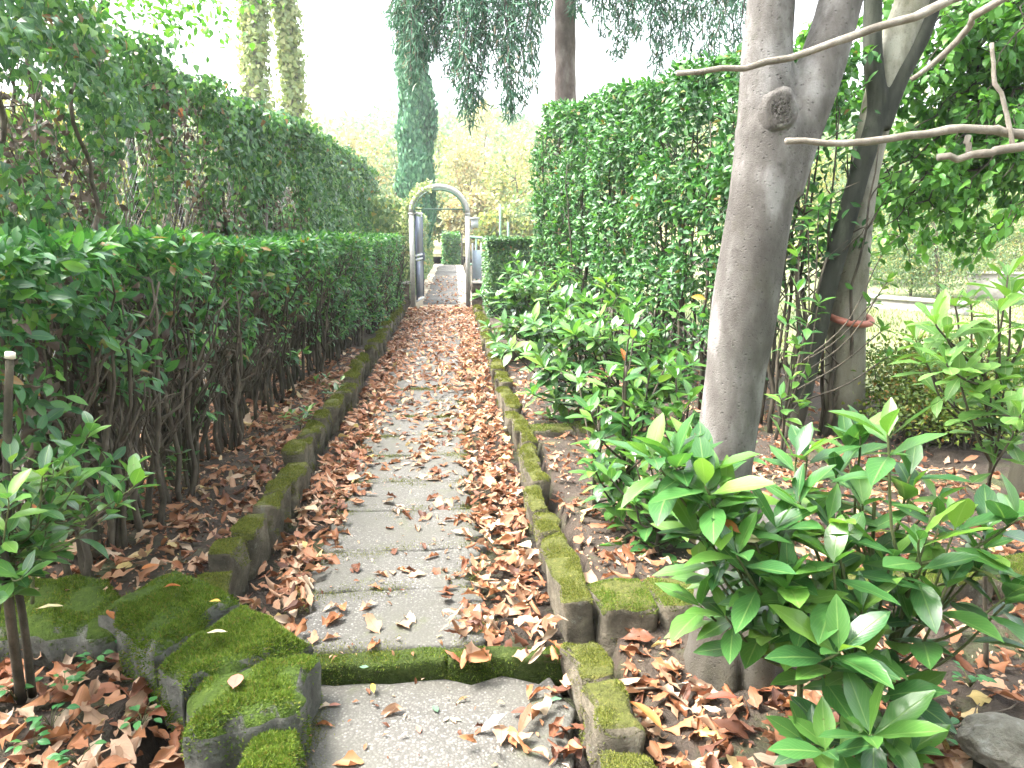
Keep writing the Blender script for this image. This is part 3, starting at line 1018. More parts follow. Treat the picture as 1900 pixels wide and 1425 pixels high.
def bent_bar(P, wx, wy):
    """rectangular section swept along points in the x-z plane"""
    P = np.asarray(P, float)
    T = norm(np.gradient(P, axis=0))
    Nn = np.stack([T[:, 2], np.zeros(len(P)), -T[:, 0]], -1)
    Yv = np.array([0, 1.0, 0])
    V = np.stack([P + Nn * wx / 2 - Yv * wy / 2, P + Nn * wx / 2 + Yv * wy / 2, P - Nn * wx / 2 + Yv * wy / 2, P - Nn * wx / 2 - Yv * wy / 2], 1).reshape(-1, 3)
    n = len(P)
    i, j = np.meshgrid(np.arange(n - 1), np.arange(4), indexing='ij')
    q = np.stack([i * 4 + j, i * 4 + (j + 1) % 4, (i + 1) * 4 + (j + 1) % 4, (i + 1) * 4 + j], -1).reshape(-1, 4)
    return V, q, np.array([[3, 2, 1, 0], [4 * n - 4, 4 * n - 3, 4 * n - 2, 4 * n - 1]])


for gxx in (gl, gr_):
    pm = MB().box((gxx, GY, gz / 2 - .02), (0.09, 0.13, gz + .04))
    pm.box((gxx, GY, gz - .02), (0.11, 0.15, 0.04))
    obj('post', pm.mesh('post', 'gate_grey', False), gate)
ar = []
for a in np.linspace(0, np.pi, 28):
    ar.append(((gl + gr_) / 2 - math.cos(a) * (gr_ - gl) / 2, GY, gz + math.sin(a) * gh + .003))
obj('arch', MB().add(*bent_bar(ar, 0.09, 0.125)).mesh('arch', 'gate_grey', False), gate)
ar2 = [((gl + gr_) / 2 + (p[0] - (gl + gr_) / 2) * 0.885, GY - .01, gz + (p[2] - gz) * 0.87) for p in ar]
obj('arch_lip', MB().add(*bent_bar(ar2, 0.025, 0.17)).mesh('arch_lip', 'rail_green', False), gate)
obj('crossbar', MB().tube([(gl + .05, GY, 1.87), (gr_ - .05, GY, 1.87)], 0.014, 8).mesh('crossbar', 'rail_green'), gate)
# leaf swung open away from the camera
ha = math.atan2(1.0, 0.095)
hx, hy = gl + 0.075, GY + 0.05
LW = 0.98


def leafpt(u, z):
    return (hx + math.cos(ha) * u, hy + math.sin(ha) * u, z)


lf = obj('gate_leaf', MB().tube([leafpt(.02, 0.07), leafpt(.02, 1.84)], 0.02, 8).mesh('gate_leaf', 'gate_panel'), gate)
obj('stile', MB().tube([leafpt(LW - .02, 0.07), leafpt(LW - .02, 1.84)], 0.02, 8).mesh('stile', 'gate_panel'), lf)
for z0, z1 in ((0.14, 0.86), (1.02, 1.74)):
    c = leafpt(LW / 2, (z0 + z1) / 2)
    obj('panel', MB().box(c, (LW - .06, 0.012, z1 - z0), ha).mesh('panel', 'gate_panel', False), lf)
for z in (0.09, 0.90, 0.98, 1.80):
    obj('rail', MB().tube([leafpt(0, z), leafpt(LW, z)], 0.022, 8).mesh('rail', 'rail_white'), lf)
obj('handle', MB().box(leafpt(LW - .07, 0.94), (0.05, 0.10, 0.16), ha).mesh('handle', 'gate_panel', False), lf)

obj('white_box', MB().box((0.43, GY - .02, 1.60), (0.14, 0.10, 0.17)).box((0.43, GY - .03, 1.70), (0.18, 0.15, 0.025)).box((0.37, GY - .02, 1.50), (0.03, 0.05, 0.06)).mesh('white_box', 'rail_white', False), None, 'small white box fixed beside the right gate post', 'box')
for lab, x0, x1 in (('low dark stone wall right of the arched gate', 0.36, 1.5), ('low dark stone wall left of the arched gate', -2.3, -0.87)):
    t = thing('low_wall', lab, 'wall', ((x0 + x1) / 2, GY, 0))
    for r in range(3):
        x = x0
        while x < x1 - .02:
            L = min(U(.22, .42), x1 - x)
            if L > .06:
                obj('stone', block_mesh('wall_stone', L - .012, 0.22, 0.135, 'wallstone', 1, .012, .015, int(rng.integers(99))), t, mtx=Matrix.Translation((x + L / 2, GY + 0.02, -0.01 + r * 0.145)))
            x += L
    obj('coping', MB().box(((x0 + x1) / 2, GY + .02, 0.455), (x1 - x0, 0.28, 0.05)).mesh('coping', 'lowwall', False), t)
t = thing('metal_panel', 'pale blue metal panel standing on the wall right of the gate', 'panel', (0.45, GY + .05, 0.48))
obj('sheet', MB().box((0.47, GY + .06, 0.80), (0.16, 0.03, 0.56)).mesh('sheet', 'blue_panel', False), t)
for x in (0.385, 0.555):
    obj('upright', MB().tube([(x, GY + .06, 0.48), (x, GY + .06, 1.22)], 0.016, 8).mesh('upright', 'rail_white'), t)
t = thing('railing', 'green metal railing with a tall post beyond the gate', 'railing', (1.0, 17.2, 0))
obj('rail', MB().tube([(0.36, 17.2, 1.33), (2.4, 17.0, 1.17)], 0.03, 8).mesh('rail', 'rail_green'), t)
obj('rail', MB().tube([(0.36, 17.2, 0.75), (2.4, 17.0, 0.62)], 0.02, 8).mesh('rail', 'rail_green'), t)
for x, h in ((0.5, 1.32), (1.02, 2.02), (1.19, 1.65), (2.2, 1.2)):
    obj('post', MB().tube([(x, 17.2 - (x - .36) * .1, -.05), (x, 17.2 - (x - .36) * .1, h)], 0.025, 8).mesh('post', 'rail_green'), t)
t = thing('fence_post', 'thin dark post at the far end of the path', 'post', (0.36, 35.5, 0))
obj('shaft', MB().tube([(0.40, 35.5, -.05), (0.40, 35.5, 1.35)], 0.035, 8).mesh('shaft', 'bark_dark'), t)
obj('cap', MB().box((0.40, 35.5, 1.37), (0.11, 0.11, 0.05)).mesh('cap', 'bark_dark', False), t)

# ------------------------------------------------------------------ trees in the foreground
def organic(name, mb, mat, voxel, parent, smooth=6, label=None):
    me = mb.mesh(name, mat)
    o = obj(name, me, parent, label)
    r = o.modifiers.new('remesh', 'REMESH')
    r.mode = 'VOXEL'
    r.voxel_size = voxel
    r.use_smooth_shade = True
    s = o.modifiers.new('smooth', 'SMOOTH')
    s.iterations = smooth
    s.factor = 0.5
    return o


def lumpy(P, rad, amp, seed):
    out = []
    for k, p in enumerate(P):
        out.append(rad[k] * (1 + amp * noise.noise(Vector((seed, p[2] * 4.5, seed * .7)))))
    return np.array(out)


tree = thing('forked_tree', 'big grey forked tree trunk standing right of the path', 'tree', (0.89, 2.36, 0))
mb = MB()
ax = spline([(0.885, 2.36, -0.12), (0.875, 2.36, 0.15), (0.87, 2.36, 0.44), (0.862, 2.36, 0.71), (0.880, 2.36, 0.98), (0.908, 2.36, 1.31), (0.935, 2.36, 1.55), (0.95, 2.36, 1.70), (0.945, 2.36, 1.80)], 40)
rr = np.interp(ax[:, 2], [-.12, 0.0, .12, .35, .7, 1.0, 1.1, 1.3, 1.5, 1.62, 1.72, 1.8], [.15, .12, .10, .088, .087, .094, .104, .098, .097, .105, .112, .08])
mb.tube(ax, lumpy(ax, rr, .07, 2.2), 20)
l1 = spline([(0.935, 2.36, 1.62), (0.93, 2.365, 1.80), (0.925, 2.37, 1.95), (0.93, 2.38, 2.15), (0.90, 2.42, 2.6), (0.84, 2.5, 3.2), (0.70, 2.6, 4.0)], 26)
mb.tube(l1, lumpy(l1, np.linspace(.088, .045, 26), .05, 5.5), 18)
l2 = spline([(0.97, 2.36, 1.55), (1.03, 2.36, 1.74), (1.09, 2.37, 1.90), (1.14, 2.38, 2.08), (1.24, 2.42, 2.5), (1.4, 2.5, 3.1), (1.7, 2.6, 3.9)], 26)
mb.tube(l2, lumpy(l2, np.linspace(.085, .042, 26), .05, 8.5), 18)
# second slim stem grown against the foot, and root flares
st = spline([(0.985, 2.25, -.1), (0.965, 2.26, .15), (0.955, 2.27, .35), (0.975, 2.27, .52), (1.02, 2.28, .62)], 14)
mb.tube(st, np.linspace(.058, .02, 14), 14)
st = spline([(1.05, 2.34, -.1), (1.015, 2.345, .15), (0.985, 2.35, .35), (0.945, 2.36, .55)], 12)
mb.tube(st, np.linspace(.062, .04, 12), 14)
for a in (0.5, 2.7, 3.8, 4.5):
    mb.tube([(0.9 + .03 * math.cos(a), 2.36 + .03 * math.sin(a), .30), (0.9 + .075 * math.cos(a), 2.36 + .075 * math.sin(a), .08), (0.9 + .14 * math.cos(a), 2.36 + .13 * math.sin(a), -.1)], [.045, .042, .03], 10)
organic('trunk', mb, 'bark1', 0.011, tree)
# healed branch scar at the fork: wrinkled concentric rings
kx, kz = .928, at(1420, 203, 2.25)[2]
prof = [(0, .004), (.009, .008), (.015, .001), (.021, .006), (.028, .000), (.035, .005), (.041, .000), (.049, .004), (.057, -.001), (.066, -.010)]
V, q = [], []
na = 30
for ri, (pr_, ph_) in enumerate(prof):
    for k in range(na):
        a = k / na * 2 * math.pi
        w = 1 + .18 * noise.noise(Vector((math.cos(a) * 1.5, math.sin(a) * 1.5, 4))) + .07 * noise.noise(Vector((math.cos(a) * 6, math.sin(a) * 6, ri)))
        xx_ = kx + math.cos(a) * pr_ * w * .80
        V.append((xx_, 2.36 - math.sqrt(max(.0004, .113 ** 2 - (xx_ - .95) ** 2)) - ph_ + .003 * noise.noise(Vector((a * 3, ri, 1))), kz + math.sin(a) * pr_ * w * .98))
for ri in range(len(prof) - 1):
    for k in range(na):
        q.append((ri * na + k, ri * na + (k + 1) % na, (ri + 1) * na + (k + 1) % na, (ri + 1) * na + k))
obj('branch_scar', MB().add(V, q).mesh('branch_scar', 'bark1'), tree)
# crown above the picture
n = 5200
cl = np.concatenate([rng.normal(size=(26, 3)) * [0.9, 0.9, .5] + [0.9, 2.9, 4.6]])
k = rng.integers(0, len(cl), n)
pos = cl[k] + rng.normal(size=(n, 3)) * 0.28
pos[:, 2] = np.maximum(pos[:, 2], 3.3)
foliage(tree, pos, rdir(n) * [1, 1, .6], rdir(n) * .5 + [0, 0, 1], U(.09, .15, n), 'laurel', HI['laurel'], LO['laurel'], 0, mass='crown')

t2 = thing('twin_stem_tree', 'pale tree with a dark leaning stem crossing it, behind the big trunk', 'tree', (2.8, 5.3, 0))
mb = MB()
p = spline([(2.81, 5.3, -.1), (2.79, 5.3, .25), (2.76, 5.3, .79), (2.78, 5.32, 1.35), (2.83, 5.35, 1.89), (2.90, 5.35, 2.31), (2.98, 5.35, 2.65), (3.08, 5.35, 3.0), (3.3, 5.4, 4.2)], 40)
mb.tube(p, lumpy(p, np.interp(p[:, 2], [-.1, .1, .5, 1, 1.8, 2.3, 2.7, 4.2], [.17, .15, .135, .12, .098, .115, .125, .07]), .06, 3.3), 18)
organic('trunk', mb, 'bark2', 0.014, t2)
mb = MB()
p = spline([(2.34, 5.16, -.1), (2.37, 5.17, .12), (2.47, 5.18, .64), (2.55, 5.18, 1.1), (2.70, 5.2, 1.75), (2.82, 5.24, 2.2), (2.78, 5.26, 2.5), (2.75, 5.28, 2.9), (2.7, 5.3, 4.2)], 40)
mb.tube(p, lumpy(p, np.linspace(.074, .058, 40), .07, 6.1), 14)
p = spline([(2.86, 5.24, 2.1), (2.97, 5.26, 2.42), (3.10, 5.26, 2.7), (3.18, 5.26, 3.0), (3.3, 5.2, 3.6)], 16)
mb.tube(p, np.linspace(.06, .045, 16), 12)
organic('leaning_stem', mb, 'bark_dark', 0.013, t2, 5, 'dark leaning stem')
n = 3500
cl = rng.normal(size=(22, 3)) * [.9, .8, .4] + [3.0, 5.6, 4.8]
pos = cl[rng.integers(0, 22, n)] + rng.normal(size=(n, 3)) * .3
pos[:, 2] = np.maximum(pos[:, 2], 3.6)
foliage(t2, pos, rdir(n), rdir(n) * .5 + [0, 0, 1], U(.07, .11, n), 'broad', HI['broad'], LO['oval'], 0, mass='crown')
# faded red ring hanging round the pale stem
a = np.linspace(0, 2 * np.pi, 41)
rc = at(1576, 588, 5.27)
ringp = np.stack([rc[0] + .150 * np.cos(a), 5.29 + .155 * np.sin(a), rc[2] - .012 * np.cos(a) + .035 * np.sin(a)], -1)
mb = MB(); mb.tube(ringp, .024, 12, False)
obj('rubber_ring', mb.mesh('rubber_ring', 'terracotta'), None, 'faded red ring of hose around the pale tree stem', 'ring')

# bare cut branches reaching in from a tree at the right, out of the picture
bt = thing('pruned_tree', 'bare pale cut branches reaching in from the right edge', 'tree', (2.35, 1.75, 0))
mb = MB()
mb.tube(spline([(2.35, 1.75, -.1), (2.33, 1.75, .9), (2.3, 1.74, 1.7), (2.2, 1.72, 2.3), (2.1, 1.7, 3.2)], 20), np.linspace(.09, .05, 20), 14)
organic('trunk', mb, 'bark1', .014, bt)


def bare_branch(pts, r0, r1, n=22):
    P = spline(pts, n)
    P[1:-1] += rng.normal(size=(n - 2, 3)) * .0025
    rad = np.linspace(r0, r1, n) * (1 + .10 * (np.arange(n) % 4 == 0))
    m = MB()
    m.tube(P, rad, 9)
    return obj('branch', m.mesh('branch', 'twig_pale'), bt)


bare_branch([at(1255, 136, 1.72), at(1400, 122, 1.72), at(1540, 80, 1.74), at(1680, 35, 1.75), at(1770, -2, 1.75), at(1960, -90, 1.74), (2.12, 1.70, 2.5)], .0055, .013)
bare_branch([at(1458, 262, 1.66), at(1590, 262, 1.67), at(1720, 248, 1.68), at(1830, 241, 1.70), at(1905, 247, 1.71), (1.75, 1.73, 1.64), (2.30, 1.74, 1.55)], .0062, .013)
bare_branch([at(1740, 292, 1.68), at(1820, 287, 1.68), at(1905, 270, 1.69), (1.8, 1.72, 1.66), (2.28, 1.74, 1.60)], .007, .013, 16)
bare_branch([at(1690, 148, 1.9), at(1730, 118, 1.88), at(1800, 50, 1.84), at(1865, -5, 1.8), (1.9, 1.74, 2.3), (2.18, 1.72, 2.6)], .0055, .011, 16)
bare_branch([at(1840, 80, 1.72), at(1848, 150, 1.71), at(1870, 220, 1.70), at(1880, 283, 1.69)], .0042, .0055, 12)
bare_branch([at(1797, 252, 1.69), at(1798, 284, 1.685)], .006, .0065, 5)

# ------------------------------------------------------------------ glossy shrubs
def shrub(t, stems, tips, leaf, n_leaf, kind, twig='twig', r0=.012, most=300, lift=0.35, extra=0, jit=.1, low=(.35, .65)):
    """stems: base points; tips: rosette points. each tip grows from the nearest stem"""
    B = [np.asarray(s, float) for s in stems]
    tips = [np.asarray(q, float) for q in tips]
    tips = tips + [q + rng.normal(size=3) * [jit, jit, jit * .7] for q in tips for _ in range(extra)]
    own = [[] for _ in B]
    for q in tips:
        own[int(np.argmin([np.linalg.norm((b - q)[:2]) + .15 * U() for b in B]))].append(q)
    P_, D_, N_, S_ = [], [], [], []
    for b, mine in zip(B, own):
        if not mine:
            continue
        mine = np.array(mine)
        c = mine.mean(0)
        topz = mine[:, 2].max()
        apex = np.array([c[0] * .6 + b[0] * .4, c[1] * .6 + b[1] * .4, b[2] + (topz - b[2]) * .8])
        main = spline([b, b + (apex - b) * [.3, .3, .45] + rng.normal(size=3) * .015, apex], 16)
        m = MB(); m.tube(main, np.linspace(r0, r0 * .5, 16), 8)
        obj('stem', m.mesh('stem', twig), t)
        for tip in mine:
            zb = b[2] + (tip[2] - b[2]) * U(*low)
            k0 = int(np.clip(np.argmin(np.abs(main[:, 2] - zb)), 1, 14))
            s0 = main[k0]
            v = tip - s0
            pts = spline([s0, s0 + v * [.55, .55, .35] + rng.normal(size=3) * .012, tip - v * .08 + [0, 0, -.01], tip], 12)
            m = MB(); m.tube(pts, np.linspace(r0 * .5, r0 * .24, 12), 6)
            obj('branch', m.mesh('branch', twig), t)
            nl = int(rng.integers(*n_leaf))
            T = norm(norm(pts[-1] - pts[-4]) + [0, 0, .5])
            A = norm(np.cross(T, [0.3, 0.5, .8])); Bv = np.cross(T, A)
            a0 = U(0, 6.28)
            Ls = np.linalg.norm(v)
            for k in range(nl):
                f = k / max(nl - 1, 1)
                cidx = 11 - f * 10 * min(1, .22 / max(Ls, .05))
                c_ = pts[int(cidx)]
                ang = a0 + k * 2.4 + U(-.35, .35)
                rad = math.cos(ang) * A + math.sin(ang) * Bv
                op = .55 + .85 * min(1, f * 1.6) + U(-.15, .15)
                d = T * math.cos(op) + rad * math.sin(op) + np.array([0, 0, lift * U(-.5, .8)])
                P_.append(c_); D_.append(d)
                N_.append(T * .7 + np.array([0, 0, .9]) + rng.normal(size=3) * .2)
                S_.append(leaf * U(.65, 1.2) * (0.7 + .3 * min(1, f * 3)))
    foliage(t, np.array(P_), np.array(D_), np.array(N_), np.array(S_), kind, HI[kind], LO['laurel'], most, cell=2.0)


fl = thing('laurel_shrub', 'glossy green laurel shrub with large leaves in the right foreground', 'shrub', (1.1, 1.92, -.03))
tips = [at(*p) for p in ((1205, 848, 2.0), (1255, 858, 2.0), (1310, 1000, 1.95), (1330, 1075, 1.98), (1478, 850, 2.02), (1595, 805, 2.08), (1300, 865, 2.0), (1345, 930, 1.95), (1395, 985, 1.9), (1480, 930, 1.92), (1600, 935, 1.95), (1690, 880, 2.05), (1745, 965, 1.98), (1830, 1010, 1.92),
                         (1655, 1040, 1.85), (1560, 1030, 1.85), (1420, 1070, 1.88), (1760, 1085, 1.82), (1870, 1105, 1.80), (1490, 1120, 1.82), (1380, 1100, 1.95), (1600, 1130, 1.78), (1690, 1150, 1.85), (1545, 1235, 1.75),
                         (1440, 1180, 1.85), (1630, 1290, 1.75), (1530, 1395, 1.66), (1650, 1400, 1.68), (1890, 960, 1.85), (1550, 880, 2.05))]
shrub(fl, [(1.06, 1.90, -.05), (1.12, 1.95, -.05), (1.0, 2.0, -.05), (1.20, 1.86, -.05)], tips, .16, (7, 11), 'laurel', 'twig_green', .010, extra=1, jit=.085, low=(.45, .8))

pt = thing('pittosporum_shrub', 'pale green shrub with rounded leaf rosettes at the right edge', 'shrub', (1.75, 2.25, -.05))
tips = [at(*p) for p in ((1853, 570, 2.15), (1757, 628, 2.12), (1780, 700, 2.1), (1838, 738, 2.08), (1895, 640, 2.2), (1905, 735, 2.15), (1800, 560, 2.3), (1870, 510, 2.25), (1880, 800, 2.1), (1820, 650, 2.25), (1715, 668, 2.2), (1770, 745, 2.25))]
shrub(pt, [flat(1830, 1240, -.03) + [0, 0, 0], flat(1885, 1215, -.03)], tips, .105, (9, 13), 'pitto', 'twig', .009, extra=1, jit=.07, low=(.7, .92))

for lab, stems, tp, leaf, rnum in (
    ('bushy laurel shrub arching over the right kerb, next to the gate hedge', [(0.95, 9.0, 0), (1.2, 9.2, 0), (0.8, 8.8, 0)],
     [(970, 500, 8.6), (1010, 510, 8.6), (1050, 520, 8.8), (940, 530, 8.4), (990, 540, 8.2), (1040, 545, 8.3), (1085, 525, 8.9), (955, 565, 8.3), (1000, 580, 8.2), (1050, 580, 8.2), (935, 600, 8.2), (975, 615, 8.2), (1020, 620, 8.1), (1060, 615, 8.2), (950, 640, 8.3), (1000, 650, 8.2), (925, 555, 8.6), (1075, 560, 8.5), (1025, 565, 8.4), (965, 590, 8.4)], .15, (9, 13)),
    ('broad glossy laurel shrub with an orange leaf, beside the right kerb', [(1.0, 5.9, 0), (1.25, 5.7, 0), (0.85, 6.0, 0), (1.45, 5.6, 0)],
     [(1045, 575, 5.7), (1100, 560, 5.8), (1150, 545, 6.0), (1010, 610, 5.6), (1065, 620, 5.4), (1120, 600, 5.5), (1175, 590, 5.6), (1000, 655, 5.6), (1045, 665, 5.4), (1100, 650, 5.3), (1155, 640, 5.3), (1210, 620, 5.5), (1015, 700, 5.5), (1070, 705, 5.4), (1130, 695, 5.3), (1190, 680, 5.3), (1240, 660, 5.4), (1030, 740, 5.6), (1085, 750, 5.5), (1140, 740, 5.4), (1060, 790, 5.6), (1225, 715, 5.3), (1260, 700, 5.3), (1180, 735, 5.4)], .15, (8, 12)),
    ('thin laurel with bare lower stems growing between kerb and big trunk', [(0.80, 3.62, 0.0), (0.87, 3.18, 0.0), (0.70, 3.75, 0), (1.05, 3.5, 0)],
     [(1110, 740, 3.8), (1160, 700, 3.7), (1210, 680, 3.7), (1255, 700, 3.6), (1120, 800, 3.6), (1175, 780, 3.5), (1235, 770, 3.5), (1280, 740, 3.6), (1130, 850, 3.6), (1200, 840, 3.4), (1265, 830, 3.4), (1110, 890, 3.6), (1180, 910, 3.3), (1250, 890, 3.3), (1235, 960, 3.2), (1190, 1000, 3.25), (1275, 930, 3.3), (1150, 930, 3.5), (1255, 1010, 3.2), (1295, 800, 3.5), (1170, 840, 3.5), (1225, 880, 3.3)], .135, (6, 10)),
    ('slim laurel sapling behind the big trunk and before the pale twin tree', [(1.95, 4.4, 0), (2.05, 4.6, 0), (1.8, 4.5, 0)],
     [(1480, 640, 4.4), (1470, 700, 4.3), (1500, 600, 4.5), (1450, 740, 4.2), (1500, 700, 4.4), (1520, 560, 4.6), (1620, 560, 4.9), (1650, 520, 4.9), (1480, 470, 4.7), (1500, 420, 4.7), (1520, 380, 4.8), (1640, 610, 4.9), (1480, 540, 4.6), (1460, 600, 4.4), (1640, 470, 5.0), (1650, 660, 4.8), (1485, 750, 4.3)], .12, (7, 10)),
):
    b0 = np.mean(stems, 0)
    t = thing('laurel_shrub', lab, 'shrub', (b0[0], b0[1], 0))
    shrub(t, stems, [at(*p) for p in tp], leaf, rnum, 'laurel', 'twig_dark', .012, extra=0 if 'slim' in lab else 2 if 'thin' in lab else 3, jit=.13)

# saplings at the left edge
sp = thing('sapling', 'thin sapling stems with a white cut top at the left edge', 'sapling', (-1.30, 2.2, -.04))
for pts, r in (([flat(40, 1300, -.04), at(20, 1150, 2.2), at(5, 1020, 2.15), at(-30, 880, 2.2)], .013), ([flat(60, 1290, -.04), at(40, 1130, 2.25), at(10, 990, 2.2)], .011), ([flat(-30, 1290, -.04), at(10, 980, 2.15), at(14, 800, 2.15), at(18, 665, 2.15)], .012)):
    m = MB(); m.tube(spline(pts, 14), np.linspace(r * 1.2, r * .8, 14), 8)
    obj('stem', m.mesh('stem', 'twig_dark'), sp)
c = at(18, 662, 2.15)
obj('cut_top', MB().tube([c - [0, 0, .004], c + [.003, 0, .012]], [.0135, .0125], 10).mesh('cut_top', 'white_cut'), sp)
tips = [at(*p) for p in ((60, 930, 2.2), (100, 870, 2.25), (20, 860, 2.1), (130, 850, 2.4), (60, 1000, 2.2), (15, 990, 2.1), (150, 940, 2.5), (90, 960, 2.4), (0, 1040, 2.15), (30, 920, 2.3))]
shrub(sp, [at(20, 1120, 2.2), at(60, 1120, 2.4)], tips, .10, (6, 10), 'laurel', 'twig_green', .006, extra=2, jit=.11)

# ------------------------------------------------------------------ low hedge on the left
lh = thing('low_hedge', 'clipped low hedge with bare twiggy stems along the left of the path', 'hedge', (-1.55, 8.0, 0))


def lh_face(y):
    return -1.34 + 0.40 * sm(5, 13.5, y)


def lh_top(y):
    return 1.37 - 0.03 * np.sin(y * 1.3) - .02 * sm(8, 14, y)


stem_meshes = []
for v in range(9):
    m = MB()
    nb = 4
    for b in range(nb):
        base = np.array([U(-.05, .05), U(-.06, .06), -.06])
        top = base + np.array([U(-.16, .16), U(-.18, .18), 1.0])
        P = wobble(base, top, 9, .03)
        m.tube(P, np.linspace(U(.012, .019), .005, 9), 6)
        for s in range(3):
            k = rng.integers(2, 7)
            e = P[k] + np.array([U(-.22, .22), U(-.25, .25), U(.15, .4)])
            Q = wobble(P[k], e, 6, .02)
            m.tube(Q, np.linspace(.008, .003, 6), 5)
            for s2 in range(2):
                kk = rng.integers(1, 5)
                m.tube(wobble(Q[kk], Q[kk] + np.array([U(-.12, .12), U(-.12, .12), U(.02, .2)]), 4, .012), np.linspace(.004, .0018, 4), 4)
    stem_meshes.append(m.mesh('hedge_stem', 'twig_dark' if v % 3 else 'twig'))
yv = 2.95
while yv < 14.4:
    for row in (0, 1):
        x = lh_face(yv) - .16 - .32 * row + U(-.08, .08)
        yy = yv + U(-.1, .1)
        obj('stem', stem_meshes[int(rng.integers(9))], lh, mtx=Matrix.Translation((x, yy, bed(x, yy))) @ Matrix.Rotation(U(0, 6.28), 4, 'Z') @ Matrix.Diagonal((1, 1, U(1.05, 1.22), 1)))
    yv += U(.17, .26)


def hedge_leaves(n, yr, face, depth, top, low, size, sparse, shell=2.2):
    y = U(*yr, n)
    f = face(y)
    tp = top(y)
    # distance into the hedge from the path face: mostly near the skin
    u = U(0, 1, n) ** shell * depth
    z = low(y) + (tp - low(y)) * U(0, 1, n) ** .75
    onTop = U(0, 1, n) < .28
    z = np.where(onTop, tp - np.abs(rng.normal(size=n)) * .05, z)
    u = np.where(onTop, U(0, depth, n), u)
    bul = np.array([noise.noise(Vector((a * 1.9, b * 2.2, 3))) for a, b in zip(y, z)])
    keep = np.array([noise.noise(Vector((a * 2.6, b * 3.1, 9))) for a, b in zip(y, z)]) + .9 * (z / tp - .55) * 1.3 > sparse(y) - .25 * onTop
    x = f - u + .13 * bul
    p = np.stack([x, y, z], -1)[keep]
    k = keep.sum()
    ot = onTop[keep]
    nrm = np.where(ot[:, None], [0.1, 0, 1.0], [.75, -.2, .55]) + rng.normal(size=(k, 3)) * .42
    d = np.where(ot[:, None], [.35, -.1, .35], [.55, -.15, -.15]) + rng.normal(size=(k, 3)) * .62
    return p, d, nrm, U(*size, k)


p1 = hedge_leaves(12000, (2.0, 6.0), lh_face, .55, lh_top, lambda y: .30 + 0 * y, (.055, .095), lambda y: .20 + 0 * y, 1.5)
p2 = hedge_leaves(26000, (5.8, 14.55), lambda y: lh_face(y) + .0, .55, lh_top, lambda y: .30 - .22 * sm(7, 12, y), (.05, .085), lambda y: .10 - .62 * sm(6, 10, y), 1.8)
pe = 1600
end = np.stack([U(-1.5, -.93, pe), 14.5 + rng.normal(size=pe) * .05, U(.12, 1.35, pe)], -1)
pos = np.concatenate([p1[0], p2[0], end])
foliage(lh, pos, np.concatenate([p1[1], p2[1], rdir(pe) * .6 + [.4, -.2, 0]]), np.concatenate([p1[2], p2[2], rng.normal(size=(pe, 3)) * .4 + [.5, -.3, .5]]), np.concatenate([p1[3], p2[3], U(.05, .08, pe)]), 'hedge', HI['hedge'], LO['ell'], 300)
# dry leaves caught among the stems
n = 700
y = 2.2 + 9 * U(0, 1, n) ** 1.4
pos = np.stack([lh_face(y) - U(0, .35, n), y, U(.55, 1.3, n)], -1)
foliage(lh, pos, rdir(n), rdir(n), U(.05, .09, n), 'dry_ivy', [(None, mesh_np('caught_dry_leaf', *[leaf_base(P_DEAD, 0, .8, 5, .3, 5, 1.2)[i] if i != 1 else [leaf_base(P_DEAD, 0, .8, 5, .3, 5, 1.2)[1]] for i in (0, 1, 2)], np.zeros(50), 'dry_ivy'))], [leaf_base(P_OVAL_LO, .6, 1.2, 3, .4, 3)], 60, 'dry_leaf', 'dry_leaf_mass', 8)

# little leafy shoots under the hedge
for k, (px, py, hh) in enumerate(((165, 930, .28), (230, 960, .25), (300, 930, .22), (330, 905, .20), (120, 990, .3), (270, 985, .18), (560, 800, .15), (610, 740, .16))):
    b = flat(px, py, .06)
    t = thing('seedling', ['leafy laurel seedling, leftmost but one under the low hedge', 'dark leafy seedling under the hedge above the far mossy slab', 'leafy seedling under the low hedge near the kerb bend', 'small leafy seedling close to the left kerb under the hedge', 'leafy seedling nearest the left edge under the low hedge', 'low seedling just behind the furthest near slab', 'tiny seedling beside the left kerb, nearer of the two along it', 'tiny seedling beside the left kerb, farther of the two along it'][k], 'seedling', b)
    tp = [b + [U(-.13, .13), U(-.1, .1), hh * U(.6, 1.2)] for _ in range(4)]
    shrub(t, [b + [0, 0, -.03]], tp, .085, (6, 9), 'laurel', 'twig_green', .004, most=60)

# ------------------------------------------------------------------ ivy on a wire fence, left
iv = thing('ivy_fence', 'tall wire fence overgrown with ivy and woody vines behind the low hedge', 'fence', (-2.05, 10, 0))
FX = -2.05
FT_Y = np.array([2, 3.9, 4.2, 4.6, 5.0, 5.4, 5.7, 6.0, 6.5, 7.2, 7.9, 8.7, 9.8, 11.1, 13, 15.5, 17, 19.5])
FT_Z = np.array([2.8, 2.72, 2.62, 2.46, 2.52, 2.64, 2.56, 2.44, 2.60, 2.50, 2.66, 2.58, 2.78, 2.72, 2.92, 2.84, 2.98, 2.9])
for yp in np.arange(3.2, 19.6, 2.3):
    obj('post', MB().tube([(FX - .05, yp, -.1), (FX - .05, yp, float(np.interp(yp, FT_Y, FT_Z)) - .25)], .028, 8).mesh('post', 'bark_dark'), iv)
m = MB()
w = .075
for sgn in (1, -1):
    c0 = 2.4
    while c0 < 19.5:
        y1 = c0 + sgn * 2.1
        ya, yb = c0, y1
        m.tube([(FX + .01 * sgn, ya, .15), (FX + .01 * sgn, yb, 2.25)], .0017, 3, False)
        c0 += w
obj('wire_mesh', m.mesh('wire_mesh', 'wire'), iv, kind='stuff')
